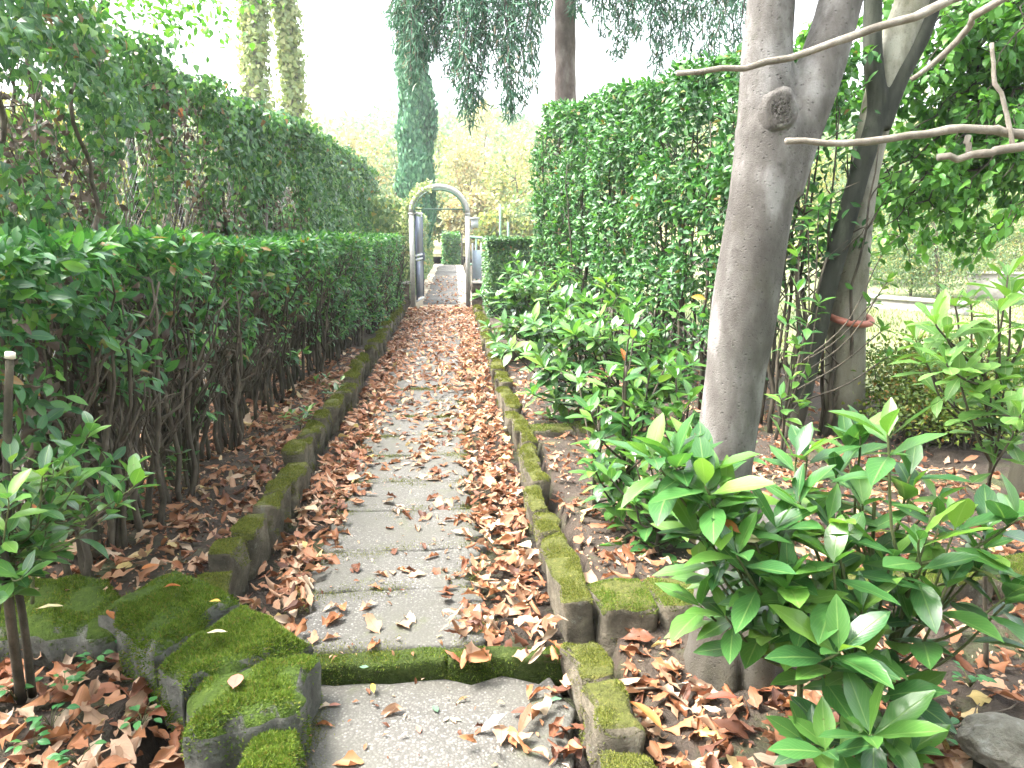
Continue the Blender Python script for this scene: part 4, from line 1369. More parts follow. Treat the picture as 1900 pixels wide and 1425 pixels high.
for v in range(170):
    y0 = 2.6 + 10 * U() ** 1.5
    P = [np.array([FX + U(-.08, .08), y0, -.05])]
    d = np.array([0, U(-.2, .2), 1.0])
    top = float(np.interp(y0, FT_Y, FT_Z))
    for s in range(34):
        d = norm(d + rng.normal(size=3) * [.10, .42, .22] + [0, 0, .10])
        nx = P[-1] + d * .085
        nx[0] = np.clip(nx[0], FX - .16, FX + .16)
        if nx[2] > top - .08:
            d[2] = -abs(d[2]) * .4
            nx[2] = top - .08
        P.append(nx)
    m = MB()
    r = U(.008, .03) if v < 34 else U(.003, .008)
    m.tube(np.array(P), np.linspace(r, r * .35, len(P)), 7)
    obj('vine', m.mesh('vine', ('twig', 'twig_dark', 'bark_conifer')[v % 3]), iv)


def ivy(n, yr, dens, size):
    y = U(*yr, n)
    tp = np.interp(y, FT_Y, FT_Z)
    z = tp * (1 - (1 - .35) * U(0, 1, n) ** 1.15)
    top = U(0, 1, n) < .2
    z = np.where(top, tp - np.abs(rng.normal(size=n)) * .07 + .04, z)
    bul = np.array([noise.noise(Vector((a * 1.3, b * 1.6, 13))) for a, b in zip(y, z)])
    hol = np.array([noise.noise(Vector((a * 1.7, b * 1.9, 33))) for a, b in zip(y, z)])
    x = FX + .10 + .26 * bul + rng.normal(size=n) * .07 - top * U(0, .35, n)
    keep = hol + .55 * sm(.75, 1.0, z / tp) > dens(y)
    k = keep.sum()
    nrm = np.where(top[keep][:, None], [.25, -.1, .9], [.9, -.25, .35]) + rng.normal(size=(k, 3)) * .35
    d = np.array([.15, 0, -.8]) + rng.normal(size=(k, 3)) * .55
    return np.stack([x, y, z], -1)[keep], d, nrm, U(*size, k)


i1 = ivy(17000, (2.4, 7.2), lambda y: -.14 + .20 * sm(4.4, 5.2, y) - .08 * sm(5.2, 7.2, y), (.035, .07))
i2 = ivy(46000, (7.0, 19.6), lambda y: -.02 - .38 * sm(7.5, 11, y), (.05, .085))
foliage(iv, np.concatenate([i1[0], i2[0]]), np.concatenate([i1[1], i2[1]]), np.concatenate([i1[2], i2[2]]), np.concatenate([i1[3], i2[3]]), 'ivy', HI['ivy'], LO['ivy'], 300)
# tangle of dead twigs in the wire
m = MB()
for _ in range(900):
    y0 = 2.6 + 8.5 * U() ** 1.2
    a_ = np.array([FX + U(-.14, .10), y0, U(.9, 1.0) * U(.45, 1) * float(np.interp(y0, FT_Y, FT_Z))])
    m.tube(wobble(a_, a_ + [U(-.1, .1), U(-.35, .35), U(-.35, .25)], 6, .03), np.linspace(U(.003, .006), .0015, 6), 4)
obj('dead_twigs', m.mesh('dead_twigs', 'twig'), iv, kind='stuff')
# withered ivy caught in the wire
n = 14000
y = 2.6 + 9 * U(0, 1, n) ** 1.2
tp = np.interp(y, FT_Y, FT_Z)
z = tp * U(.45, 1, n)
k = np.array([noise.noise(Vector((a * 1.6, b * 1.6, 133))) for a, b in zip(y, z)]) > .10
y, z = y[k], z[k]; n = len(y)
obj('dry_leaf_mass', scatter_mesh('dry_leaf_mass', LO['oval'], np.stack([FX + rng.normal(size=n) * .09, y, z], -1), frames(rdir(n), rdir(n)), U(.03, .065, n), 'dry_ivy'), iv, kind='stuff')

# ------------------------------------------------------------------ tall hedge on the right
th = thing('tall_hedge', 'tall clipped evergreen hedge right of the path behind the laurels', 'hedge', (1.6, 8, 0))
A0, A1 = np.array([1.10, 10.5]), np.array([2.02, 5.0])
along = A1 - A0
Lh = np.linalg.norm(along); along /= Lh
inw = np.array([-along[1], along[0]])           # away from the path
if inw[0] < 0: inw = -inw
stems = []
for k in range(80):
    u, v = U(.05, Lh - .05), U(.02, .7)
    b = A0 + along * u + inw * v
    hgt = 2.85 - .35 * u / Lh
    P = wobble((b[0], b[1], -.05), (b[0] + U(-.15, .15), b[1] + U(-.2, .2), hgt - U(.1, .6)), 12, .03)
    m = MB(); m.tube(P, np.linspace(U(.012, .022), .004, 12), 6)
    for s in range(7):
        kk = rng.integers(2, 11)
        m.tube(wobble(P[kk], P[kk] + np.array([U(-.3, .3), U(-.3, .3), U(.1, .4)]), 5, .02), np.linspace(.006, .002, 5), 4)
    obj('stem', m.mesh('stem', 'twig_dark'), th)


def tall(n):
    u = U(0, Lh, n)
    v = U(0, 1, n) ** 2.4 * .8
    h = 2.93 - .36 * u / Lh + .04 * np.sin(u * 3.1)
    z = .35 + (h - .35) * U(0, 1, n) ** .9
    top = U(0, 1, n) < .14
    z = np.where(top, h - np.abs(rng.normal(size=n)) * .06 + .03, z)
    v = np.where(top, U(0, .8, n), v)
    end = U(0, 1, n) < .08
    u = np.where(end, np.abs(rng.normal(size=n)) * .06, u)
    v = np.where(end, U(0, .8, n), v)
    bul = np.array([noise.noise(Vector((a * 1.8, b * 1.9, 53))) for a, b in zip(u, z)])
    hol = np.array([noise.noise(Vector((a * 2.9, b * 2.6, 71))) for a, b in zip(u, z)])
    keep = (hol + .45 * sm(.2, 1.2, z) + rng.normal(size=n) * .1 > .22 + .10 * sm(2.5, 5, u)) | top
    p2 = A0 + along * u[:, None] + inw * (v - .16 * bul)[:, None]
    P = np.stack([p2[:, 0], p2[:, 1], z], -1)[keep]
    k = keep.sum()
    out = np.array([-inw[0], -inw[1], .6])
    nrm = np.where(top[keep][:, None], [0, 0, 1.0], out) + rng.normal(size=(k, 3)) * .45
    d = np.array([-inw[0] * .5, -inw[1] * .5 - .1, .15]) + rng.normal(size=(k, 3)) * .6
    return P, d, nrm, U(.05, .105, k)


q_ = tall(44000)
foliage(th, *q_, 'tallhedge', HI['tallhedge'], LO['ell'], 300)

# clipped hedge next to the gate
ch = thing('clipped_hedge', 'small clipped box hedge right of the path just before the gate', 'hedge', (1.1, 14.0, 0))
n = 15000
y = U(12.9, 15.2, n); z = U(.05, 1.34, n) ; x = .58 + U(0, 1, n) ** 2.2 * 1.2
top = U(0, 1, n) < .3
z = np.where(top, 1.30 - np.abs(rng.normal(size=n)) * .05, z); x = np.where(top, U(.58, 1.8, n), x)
fr = U(0, 1, n) < .3
y = np.where(fr, 12.9 + np.abs(rng.normal(size=n)) * .06, y); x = np.where(fr, U(.58, 1.8, n), x)
foliage(ch, np.stack([x, y, z], -1), rdir(n) * .7 + [-.3, -.3, .2], rng.normal(size=(n, 3)) * .5 + [-.3, -.4, .6], U(.045, .075, n), 'ivy', HI['ivy'], LO['oval'], 150, cell=10)
for k in range(7):
    P = wobble((.75 + k * .14, 13.2 + U(0, 1.5), -.05), (.75 + k * .14 + U(-.1, .1), 13.2 + U(0, 1.5), 1.1), 8, .03)
    m = MB(); m.tube(P, np.linspace(.02, .006, 8), 6); obj('stem', m.mesh('stem', 'twig_dark'), ch)

# ivy creeping over the left shoulder of the arch
gi = thing('climbing_ivy', 'pale ivy creeping over the left shoulder of the gate arch', 'ivy', (-.95, GY, 0))
P = spline([(-1.0, GY + .05, .3), (-.98, GY + .06, 1.2), (-.92, GY + .02, 1.75), (-.80, GY, 2.02), (-.62, GY - .02, 2.22), (-.42, GY, 2.34)], 24)
m = MB(); m.tube(P, np.linspace(.014, .004, 24), 6); obj('vine', m.mesh('vine', 'twig'), gi)
n = 520
c = P[rng.integers(0, 24, n)] + rng.normal(size=(n, 3)) * [.07, .05, .06]
foliage(gi, c, rdir(n) + [0, 0, -.5], rdir(n) * .6 + [.2, -.6, .5], U(.05, .09, n), 'haze_lightened', HI['ivy'], LO['ivy'], 0)

# hedges beyond the gate
fh = thing('far_hedge', 'pale ivy covered hedge left of the path beyond the gate', 'hedge', (-1.2, 25, 0))
n = 16000
y = U(16.0, 35, n); z = U(0, 1, n) ** .9 * (2.1 - .35 * sm(16, 35, y)); x = -.93 - U(0, 1, n) ** 2 * .7
top = U(0, 1, n) < .2
z = np.where(top, 2.1 - .35 * sm(16, 35, y) - np.abs(rng.normal(size=n)) * .08, z); x = np.where(top, -.93 - U(0, .7, n), x)
bul = np.array([noise.noise(Vector((a * .9, b * 1.3, 93))) for a, b in zip(y, z)])
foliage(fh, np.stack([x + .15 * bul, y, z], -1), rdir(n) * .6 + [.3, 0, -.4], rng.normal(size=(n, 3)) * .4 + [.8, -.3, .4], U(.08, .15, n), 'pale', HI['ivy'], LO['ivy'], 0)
for k in range(8):
    m = MB(); m.tube(wobble((-1.25, 16.8 + k * 2.4, -.05), (-1.25 + U(-.1, .1), 16.8 + k * 2.4, 1.6), 6, .04), np.linspace(.04, .012, 6), 6); obj('stem', m.mesh('stem', 'twig'), fh)
eh = thing('end_hedge', 'dark green cube shaped hedge at the far end of the path', 'hedge', (-.05, 36.5, 0))
n = 3000
foliage(eh, np.stack([U(-.48, .32, n), 35.9 + U(0, 1, n) ** 2 * .8, U(0, 1.42, n)], -1), rdir(n), rng.normal(size=(n, 3)) * .4 + [0, -.7, .4], U(.08, .15, n), 'hedge', HI['hedge'], LO['oval'], 0)
m = MB(); m.tube([(-.1, 36.3, -.05), (-.08, 36.3, 1.2)], [.05, .03], 7); obj('stem', m.mesh('stem', 'twig_dark'), eh)


# ------------------------------------------------------------------ trees behind
def blob_tree(name, label, cat, base, h, r, mat, n, size, clumps=30, group=None, trunk='bark_conifer', low=.3, tr=.12, lo='oval', squash=1.0, branches=7, most=0, hi=None):
    base = np.asarray(base, float)
    t = thing(name, label, cat, base, group)
    m = MB()
    P = wobble(base - [0, 0, .15], base + [U(-.3, .3), U(-.2, .2), h * .85], 12, .05 * h / 6)
    m.tube(P, np.linspace(tr, tr * .25, 12), 9)
    c = rng.normal(size=(clumps, 3))
    c = norm(c) * (U(.25, 1, (clumps, 1)) ** .5)
    C = base + [0, 0, h * (low + 1) / 2] + c * [r, r, h * (1 - low) / 2 * squash]
    for k in range(min(branches, clumps)):
        s = P[rng.integers(4, 11)]
        m.tube(wobble(s, C[k], 7, .05), np.linspace(tr * .35, tr * .08, 7), 5)
    obj('trunk', m.mesh('trunk', trunk), t)
    kk = rng.integers(0, clumps, n)
    pos = C[kk] + rng.normal(size=(n, 3)) * (r * .26) * U(.5, 1.1, clumps)[kk][:, None]
    d = rdir(n) + [0, 0, -.2]
    nr = rdir(n) * .7 + [0, 0, .8]
    foliage(t, pos, d, nr, U(size * .7, size * 1.3, n), mat, hi or HI['broad'], LO[lo], most, mass='crown')
    return t


# cypress
cy = thing('cypress', 'tall dark columnar cypress rising behind the arched gate', 'cypress', (-1.28, 29, 0))
m = MB(); m.tube([(-1.28, 29, -.1), (-1.26, 29, 4), (-1.25, 29, 8.2)], [.16, .12, .03], 8)
obj('trunk', m.mesh('trunk', 'bark_conifer'), cy)
n = 26000
z = .8 + 7.9 * U(0, 1, n)
rad = np.interp(z, [.8, 1.6, 3, 5, 7, 8.2, 8.8], [.36, .52, .58, .60, .54, .32, .05])
a = U(0, 2 * np.pi, n)
bul = np.array([noise.noise(Vector((math.cos(q) * 1.3, math.sin(q) * 1.3, w_ * .8))) for q, w_ in zip(a, z)])
rr = rad * (1 + .42 * bul) * U(.55, 1, n) ** .4 * (1 + .16 * (U(0, 1, n) < .06))
out = np.stack([np.cos(a), np.sin(a), np.zeros(n)], -1)
foliage(cy, np.array([-1.27, 29, 0]) + out * rr[:, None] + np.stack([0 * z, 0 * z, z], -1), out * .35 + [0, 0, 1.0] + rng.normal(size=(n, 3)) * .25, out + rng.normal(size=(n, 3)) * .4, U(.12, .24, n), 'cypress', HI['broad'], LO['oval'], 0, mass='crown')

# weeping conifer whose branchlets hang into the top of the picture
sc = thing('weeping_conifer', 'conifer with drooping branches hanging over the tall hedge', 'conifer', (1.86, 13.2, 0))
m = MB()
P = spline([(1.88, 13.2, -.1), (1.86, 13.2, 1.5), (1.85, 13.2, 3.5), (1.83, 13.2, 5), (1.83, 13.2, 8.5)], 50)
m.tube(P, lumpy(P, np.interp(P[:, 2], [0, 3, 5, 8.5], [.23, .185, .17, .09]), .10, 4.4), 16)
organic('trunk', m, 'bark_conifer', .025, sc, 3)
limbs = [(at(770, -60, 12.2), 1.7), (at(860, -80, 11.8), 1.9), (at(950, -60, 11.6), 1.8), (at(1010, -60, 12.3), 1.2), (at(1150, -70, 12.4), 1.2), (at(1230, -60, 12.0), 1.4), (at(1320, -60, 11.6), 1.5), (at(1390, -40, 11.6), 1.3), (at(740, -110, 13.0), 1.6), (at(1180, -80, 13.6), 1.2), (at(900, -90, 13.4), 1.3)]
pos_, d_, n_ = [], [], []
for tip, _h in limbs:
    zt = tip[2] + .5
    P = spline([(1.83, 13.2, zt + .9), (1.83 * .45 + tip[0] * .55, 13.2 * .45 + tip[1] * .55, zt + .55), tip + [0, 0, .1]], 14)
    m = MB(); m.tube(P, np.linspace(.05, .012, 14), 7)
    obj('limb', m.mesh('limb', 'bark_conifer'), sc)
# hanging strands: photo column, depth, lowest photo row
strands = [(728, 12.3, 40), (742, 12.2, 130), (757, 12.0, 165), (772, 12.0, 140), (788, 12.0, 120), (806, 12.0, 100), (746, 12.6, 90), (764, 12.6, 120), (846, 11.7, 190), (863, 11.6, 200), (950, 11.5, 190), (735, 12.4, 60), (750, 12.4, 110), (765, 12.2, 150), (780, 12.2, 110), (800, 12.1, 60), (815, 12, 90), (838, 11.9, 150), (858, 11.8, 215), (872, 11.8, 228), (885, 11.8, 190), (900, 11.7, 120), (925, 11.7, 150), (942, 11.6, 205), (955, 11.6, 215), (968, 11.6, 190), (985, 12, 165), (1000, 12.2, 110), (1012, 12.3, 60), (820, 12.2, 130), (790, 12.4, 95), (850, 12.2, 120), (910, 12.2, 80), (930, 12.1, 100),
           (1100, 12.4, 30), (1125, 12.4, 60), (1140, 12.3, 105), (1160, 12.3, 90), (1185, 12.2, 65), (1205, 12.1, 110), (1222, 12, 130), (1240, 12, 80), (1262, 11.9, 125), (1280, 11.9, 85), (1300, 11.8, 100), (1320, 11.7, 130), (1340, 11.6, 100), (1360, 11.6, 120), (1380, 11.6, 90), (1395, 11.7, 60), (1085, 12.5, 20), (1060, 12.7, 15), (1172, 13, 50), (1250, 13, 60), (760, 13, 40), (875, 13, 70), (960, 13, 70), (1335, 13, 60),
           (870, 12.6, 20), (830, 12.7, 25), (780, 12.7, 20), (930, 12.7, 20), (990, 12.6, 25), (1230, 12.6, 25), (1290, 12.6, 20), (1360, 12.6, 20), (1190, 12.6, 15)]
for px, Y, low in strands:
    px = px + U(-5, 5)
    a_ = at(px, -120, Y); b_ = at(px + U(-14, 14), low + 6, Y)
    P = wobble(a_, b_, 10, .05)
    m = MB(); m.tube(P, np.linspace(.016, .004, 10), 5)
    obj('branchlet', m.mesh('branchlet', 'bark_conifer'), sc)
    L = np.linalg.norm(b_ - a_)
    k = int(L * 230)
    f = U(0, 1, k)
    pp = P[0] + 0 * f[:, None]
    idx = f * 8.999
    i0 = idx.astype(int)
    pp = P[i0] + (P[i0 + 1] - P[i0]) * (idx - i0)[:, None]
    spread = .24 * (1 - f * .6)
    off = rng.normal(size=(k, 3)) * [1, 1, .25] * spread[:, None] * .55
    pos_.append(pp + off)
    d_.append(off * 2.2 + np.array([0, 0, -1.0]) * U(.45, 1.1, (k, 1)) + rng.normal(size=(k, 3)) * .35)
    n_.append(rdir(k))
pos_, d_, n_ = np.concatenate(pos_), np.concatenate(d_), np.concatenate(n_)
ND = [leaf_base([(0, .04), (.5, .075), (1, .015)], .3, U(.2, .8), 3, 0, i) for i in range(3)]
Rm = frames(d_, n_)
obj('needle_sprays', scatter_mesh('needle_sprays', ND, pos_, Rm, U(.07, .17, len(pos_)), 'conifer'), sc, kind='stuff')
# dense upper crown above the picture
n = 6000
zz = U(5.6, 9.5, n); a = U(0, 6.28, n); rr = (10 - zz) * .55 * U(.1, 1, n) ** .5
foliage(sc, np.stack([1.83 + np.cos(a) * rr, 13.2 + np.sin(a) * rr, zz - rr * .2], -1), np.stack([np.cos(a), np.sin(a), -.8 + 0 * a], -1) + rng.normal(size=(n, 3)) * .4, rdir(n), U(.15, .3, n), 'conifer', HI['broad'], LO['needle'], 0, mass='crown')

# ivy clad trunks at the upper left
for lab, pts, r in (('ivy clad tree trunk above the fence, left of a pair', [at(478, 420, 22), at(474, 200, 22), at(470, 60, 22), at(472, -60, 22), at(476, -300, 22)], .24), ('ivy clad tree trunk above the fence, right of a pair', [at(548, 420, 22.6), at(545, 200, 22.6), at(533, 60, 22.6), at(522, -60, 22.6), at(512, -300, 22.6)], .20)):
    P = spline([np.array([pts[0][0], pts[0][1], -.1])] + pts, 24)
    t = thing('ivy_tree', lab, 'tree', (P[0][0], P[0][1], 0))
    m = MB(); m.tube(P, np.linspace(r, r * .8, 24), 10); obj('trunk', m.mesh('trunk', 'bark2'), t)
    n = 5200
    f = U(0, 1, n) * 22.99; i0 = f.astype(int)
    c = P[i0] + (P[i0 + 1] - P[i0]) * (f - i0)[:, None]
    a = U(0, 6.28, n); rad = r * .95 + np.abs(rng.normal(size=n)) * (.10 + .55 * sm(5.2, 3.0, c[:, 2]))
    o_ = np.stack([np.cos(a), np.sin(a), 0 * a], -1)
    foliage(t, c + o_ * rad[:, None], rng.normal(size=(n, 3)) * .5 + [0, 0, -.7], o_ + rng.normal(size=(n, 3)) * .4, U(.10, .20, n), 'haze_lightened', HI['ivy'], LO['ivy'], 0, mass='ivy_leaves')

# leaning dark trunk over the ivy fence, with its yellow-green leaves
dt = thing('leaning_tree', 'dark bare tree stem rising above the ivy fence at top left', 'tree', (-3.0, 7.2, 0))
m = MB()
P = spline([(-3.02, 7.2, -.1), (-3.0, 7.2, 1.5), (-2.97, 7.2, 2.6), (-3.0, 7.2, 3.2), (-3.05, 7.2, 4.2)], 16)
m.tube(P, np.linspace(.09, .05, 16), 10)
m.tube(spline([(-2.99, 7.2, 2.9), (-2.8, 7.1, 3.3), (-2.5, 7.0, 3.6)], 8), np.linspace(.045, .015, 8), 8)
obj('trunk', m.mesh('trunk', 'bark_dark'), dt)
n = 900
C = np.array([at(190, 20, 7), at(260, -30, 7), at(300, 10, 7.2), at(330, 30, 7.1), at(60, -40, 6.6), at(120, -30, 6.8), at(420, -10, 8), at(380, 30, 8)])
pos = C[rng.integers(0, len(C), n)] + rng.normal(size=(n, 3)) * [.2, .2, .13]
foliage(dt, pos, rdir(n), rdir(n) * .5 + [0, 0, .8], U(.05, .09, n), 'broad', HI['broad'], LO['oval'], 0, mass='crown')

# shrubs and small trees in the garden behind the ivy fence
for k, (x, y, h, r, mt_, lab) in enumerate((
    (-4.0, 6.3, 2.3, 1.2, 'yellowgreen', 'yellow green bush glimpsed through the vines, nearest the left edge'),
    (-4.3, 9.0, 2.6, 1.3, 'yellowgreen', 'yellow green bush glimpsed through the vines, second from the left edge'),
    (-5.2, 12.5, 2.6, 1.2, 'pale', 'pale green bush behind the middle of the ivy fence'),
    (-5.0, 4.6, 2.7, 1.3, 'broad', 'green bush behind the vines in the left corner'),
    (-3.6, 22.5, 3.6, 1.3, 'pale', 'pale blue green tree left of the cypress behind the fence end'),
    (-2.6, 21.0, 2.6, .9, 'pale', 'pale bush between the ivy fence end and the gate'))):
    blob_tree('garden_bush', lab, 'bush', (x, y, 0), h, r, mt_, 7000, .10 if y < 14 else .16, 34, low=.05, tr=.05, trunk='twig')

# autumn trees beyond, on the rising ground
autumn = [
    (-9.5, 44, 8.5, 2.6, 'autumn', 'pale autumn tree far left of the cypress'),
    (-5.2, 40, 6.8, 1.9, 'autumn', 'orange brown autumn tree just left of the cypress'),
    (-3.4, 52, 7.5, 2.2, 'pale', 'pale green tree directly behind the cypress'),
    (1.0, 47, 6.2, 2.2, 'autumn', 'yellow autumn tree above the gate arch'),
    (3.6, 44, 5.6, 2.0, 'yellowgreen', 'yellow green tree right of the gate arch'),
    (2.6, 58, 10.5, 2.4, 'autumn', 'tall thin golden tree above the gate, right of the cypress'),
    (6.0, 54, 9.0, 2.6, 'autumn', 'golden tree at the end of the tall hedge'),
    (-0.8, 62, 8.5, 2.5, 'yellowgreen', 'pale yellow tree farthest behind the gate'),
    (0.9, 40, 3.4, 1.3, 'autumn', 'small orange tree seen through the gate arch'),
    (-1.3, 43, 4.3, 1.4, 'pale', 'grey green tree seen through the left of the gate arch'),
    (4.5, 38, 3.4, 1.4, 'pale', 'pale green bush behind the green railing'),
    (2.4, 36, 2.4, 1.2, 'yellowgreen', 'low yellow green bush behind the green railing'),
    (-15, 48, 9, 3, 'pale', 'pale tree far behind the ivy clad trunks'),
    (10, 50, 8, 3, 'yellowgreen', 'pale yellow tree hidden mostly behind the tall hedge'),
    (16, 44, 7, 3, 'yellowgreen', 'bright yellow green tree behind the big trunk fork'),
    (21, 40, 8, 3.2, 'pale', 'pale tree far behind the twin stem tree'),
    (26, 38, 8, 3.2, 'yellowgreen', 'bright yellow tree far behind at the right edge'),
]
for x, y, h, r, mt_, lab in autumn:
    blob_tree('autumn_tree' if mt_ == 'autumn' else 'background_tree', lab, 'tree', (x, y, float(rise(x, y))), h, r, mt_, 2600, .24, 34, low=.12, tr=.09, trunk='twig')

# far wood covering the slope
n = 42000
x = U(-70, 80, n); y = U(64, 140, n)
hgt = 4 + 4 * np.array([noise.noise(Vector((a * .09, b * .09, 3))) for a, b in zip(x, y)])
pos = np.stack([x, y, rise(x, y) + hgt * U(.1, 1, n) ** .6], -1)
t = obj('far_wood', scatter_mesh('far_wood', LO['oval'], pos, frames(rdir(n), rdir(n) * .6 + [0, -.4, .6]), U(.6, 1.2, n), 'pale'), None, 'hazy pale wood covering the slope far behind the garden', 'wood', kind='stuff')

# unseen trees added behind the viewer to block the light from that side
for x, y, h, rr_, lab in ((-3.6, -6.4, 8.5, 2.4, 'unseen tree added behind the viewer on the left to block light'), (0.6, -7.0, 9.0, 2.6, 'unseen tree added behind the viewer in the middle to block light'), (4.6, -5.6, 8.5, 2.5, 'unseen tree added behind the viewer on the right to block light')):
    blob_tree('light_blocking_tree', lab, 'tree', (x, y, 0), h, rr_, 'broad', 9000, .24, 46, low=.06, tr=.2, trunk='bark_dark')

# ------------------------------------------------------------------ garden on the right
for lab, a0, a1, h, zb in (('long low wall with a pale top at the edge of the lawn', flat(1600, 572, 0), flat(1790, 590, 0), .26, -.06), ('taller low wall at the right edge beyond the lawn', at(1795, 536, 16.5), at(1960, 548, 15.8), .42, -.3)):
    L = np.hypot(*(a1 - a0)[:2]); ang = math.atan2(a1[1] - a0[1], a1[0] - a0[0])
    t = thing('garden_wall', lab, 'wall', ((a0 + a1) / 2) * [1, 1, 0])
    c = (a0 + a1) / 2
    zt = c[2] + h
    obj('face', MB().box((c[0], c[1], (zt - .05 + zb) / 2), (L, .22, zt - .05 - zb), ang).mesh('face', 'lowwall', False), t)
    obj('coping', MB().box((c[0], c[1], zt - .02), (L + .04, .28, .06), ang).mesh('coping', 'lowwall', False), t)

# branches of a broadleaved tree hanging in at the upper right
bl = thing('broadleaf_tree', 'leafy green tree whose branches hang down at the upper right', 'tree', (6.2, 7.6, 0))
m = MB()
m.tube(spline([(6.2, 7.6, -.1), (6.15, 7.6, 1.6), (6.0, 7.5, 3), (5.9, 7.5, 4.6)], 14), np.linspace(.17, .08, 14), 12)
obj('trunk', m.mesh('trunk', 'bark_dark'), bl)
ends = [(1690, 400, 7.6), (1770, 430, 7.6), (1850, 430, 7.4), (1620, 470, 7.8), (1730, 250, 7.4), (1560, 420, 7.6), (1480, 130, 7), (1540, 200, 7), (1580, 340, 7.2), (1640, 330, 7), (1700, 160, 6.8), (1740, 90, 6.8), (1800, 200, 6.6), (1760, 280, 6.8), (1680, 250, 7), (1850, 120, 6.5), (1880, 220, 6.5), (1860, 330, 6.4), (1800, 350, 6.6), (1890, 390, 6.4), (1720, 330, 6.9), (1560, 100, 7.2), (1900, 40, 6.5), (1820, 40, 6.6), (1640, 420, 7), (1500, 280, 7.2), (1490, 400, 7.2), (1530, 460, 7.2), (1660, 100, 7), (1750, 190, 7), (1830, 270, 6.7), (1600, 230, 7.3), (1475, 220, 7.2), (1780, 20, 7), (1510, 50, 7.3)]
P_, D_ = [], []
for px, py, Y in ends:
    e = at(px, py, Y)
    s = np.array([6.05, 7.5, min(4.2, e[2] + U(.5, 1.2))])
    mid = (s + e) / 2 + [0, 0, .25]
    P = spline([s, mid, e], 16)
    P[1:-1] += rng.normal(size=(14, 3)) * .03
    m = MB(); m.tube(P, np.linspace(.028, .004, 16), 6)
    for k in range(14):
        i0 = rng.integers(4, 16)
        q2 = P[i0] + np.array([U(-.5, .3), U(-.35, .35), U(-.45, .2)])
        Q = wobble(P[i0], q2, 6, .03, -.03)
        m.tube(Q, np.linspace(.006, .002, 6), 4)
        for f in U(0.1, 1, 22):
            P_.append(Q[int(f * 5)] + rng.normal(size=3) * .035)
            D_.append(norm(q2 - P[i0]) * .5 + rng.normal(size=3) * .6 + [0, 0, -.35])
    obj('branch', m.mesh('branch', 'twig_dark'), bl)
P_, D_ = np.array(P_), np.array(D_)
n = len(P_)
foliage(bl, P_, D_, rng.normal(size=(n, 3)) * .45 + [-.1, -.35, .8], U(.075, .125, n), 'broad', HI['broad'], LO['oval'], 300)

for k, (px, py, Y, h, r, mt_, lab) in enumerate((
    (1690, 540, 17.0, 2.3, 1.1, 'pale', 'pale feathery shrub behind the long low wall, left of three'),
    (1800, 530, 17.5, 2.5, 1.2, 'pale', 'pale feathery shrub behind the long low wall, middle of three'),
    (1880, 520, 18.5, 2.2, 1.1, 'yellowgreen', 'yellowish shrub above the taller low wall at right edge'),
    (1630, 520, 21, 3.0, 1.4, 'pale', 'pale shrub beyond the lawn showing between trunks and wall'),
    (1740, 500, 26, 4.5, 2.0, 'pale', 'large hazy shrub at the far side of the lawn'),
    (1880, 500, 27, 5.0, 2.2, 'yellowgreen', 'large bright bush at the far side of the lawn, right edge'),
    (1745, 545, 16.0, 2.4, 1.1, 'pale', 'loose pale shrub rising right behind the long low wall'),
    (1560, 510, 24, 4.0, 1.8, 'yellowgreen', 'bright bush behind the fork of the twin stem tree'))):
    b = at(px, py, Y)
    blob_tree('garden_shrub', lab, 'shrub', (b[0], b[1], 0), h, r, mt_, 5200, .075 if Y < 20 else .14, 40, low=.04, tr=.035, trunk='twig', lo='ell', branches=14)

jn = thing('spreading_shrub', 'low spreading shrub with brown bare underside right of the pale tree', 'shrub', (3.35, 4.9, 0))
n = 9000
C = np.array([at(px, py, Y) for px, py, Y in ((1640, 680, 5.4), (1690, 660, 5.6), (1740, 690, 5.3), (1790, 700, 5.1), (1830, 720, 4.9), (1680, 720, 5.2), (1730, 740, 5.0), (1780, 750, 4.8), (1650, 750, 5.2), (1700, 780, 4.9), (1830, 780, 4.7), (1760, 650, 5.6), (1820, 660, 5.4), (1870, 750, 4.8), (1880, 690, 5.1))])
kk = rng.integers(0, len(C), n)
pos = C[kk] + rng.normal(size=(n, 3)) * [.16, .16, .06]
foliage(jn, pos, rng.normal(size=(n, 3)) * .7 + [0, -.1, .3], rdir(n) * .6 + [0, 0, .8], U(.025, .045, n), 'juniper', HI['broad'], LO['oval'], 0)
for c in C:
    for _ in range(4):
        b = np.array([3.4 + U(-.4, .3), 4.9 + U(-.2, .3), -.05])
        m = MB(); m.tube(wobble(b, c + rng.normal(size=3) * .1, 9, .035), np.linspace(.010, .003, 9), 5)
        obj('stem', m.mesh('stem', 'twig_dark'), jn)
rt = thing('mossy_trunk', 'mossy foot of a tree trunk cut by the right edge', 'tree', (3.35, 3.9, 0))
b = flat(1905, 905, 0)
m = MB(); m.tube(spline([b + [.05, 0, -.1], b + [.06, 0, .15], b + [.12, 0, .6], b + [.2, .05, 1.4], b + [.4, .1, 3.2]], 16), np.linspace(.15, .09, 16), 14)
rt.location = Vector((float(b[0]), float(b[1]), 0))
organic('trunk', m, 'bark_dark', .016, rt)
m = MB(); m.tube(spline([b + [.2, .05, 1.4], b + [.6, -.1, 1.9], b + [1.2, -.2, 2.5]], 10), np.linspace(.05, .02, 10), 8)
obj('limb', m.mesh('limb', 'bark_dark'), rt)

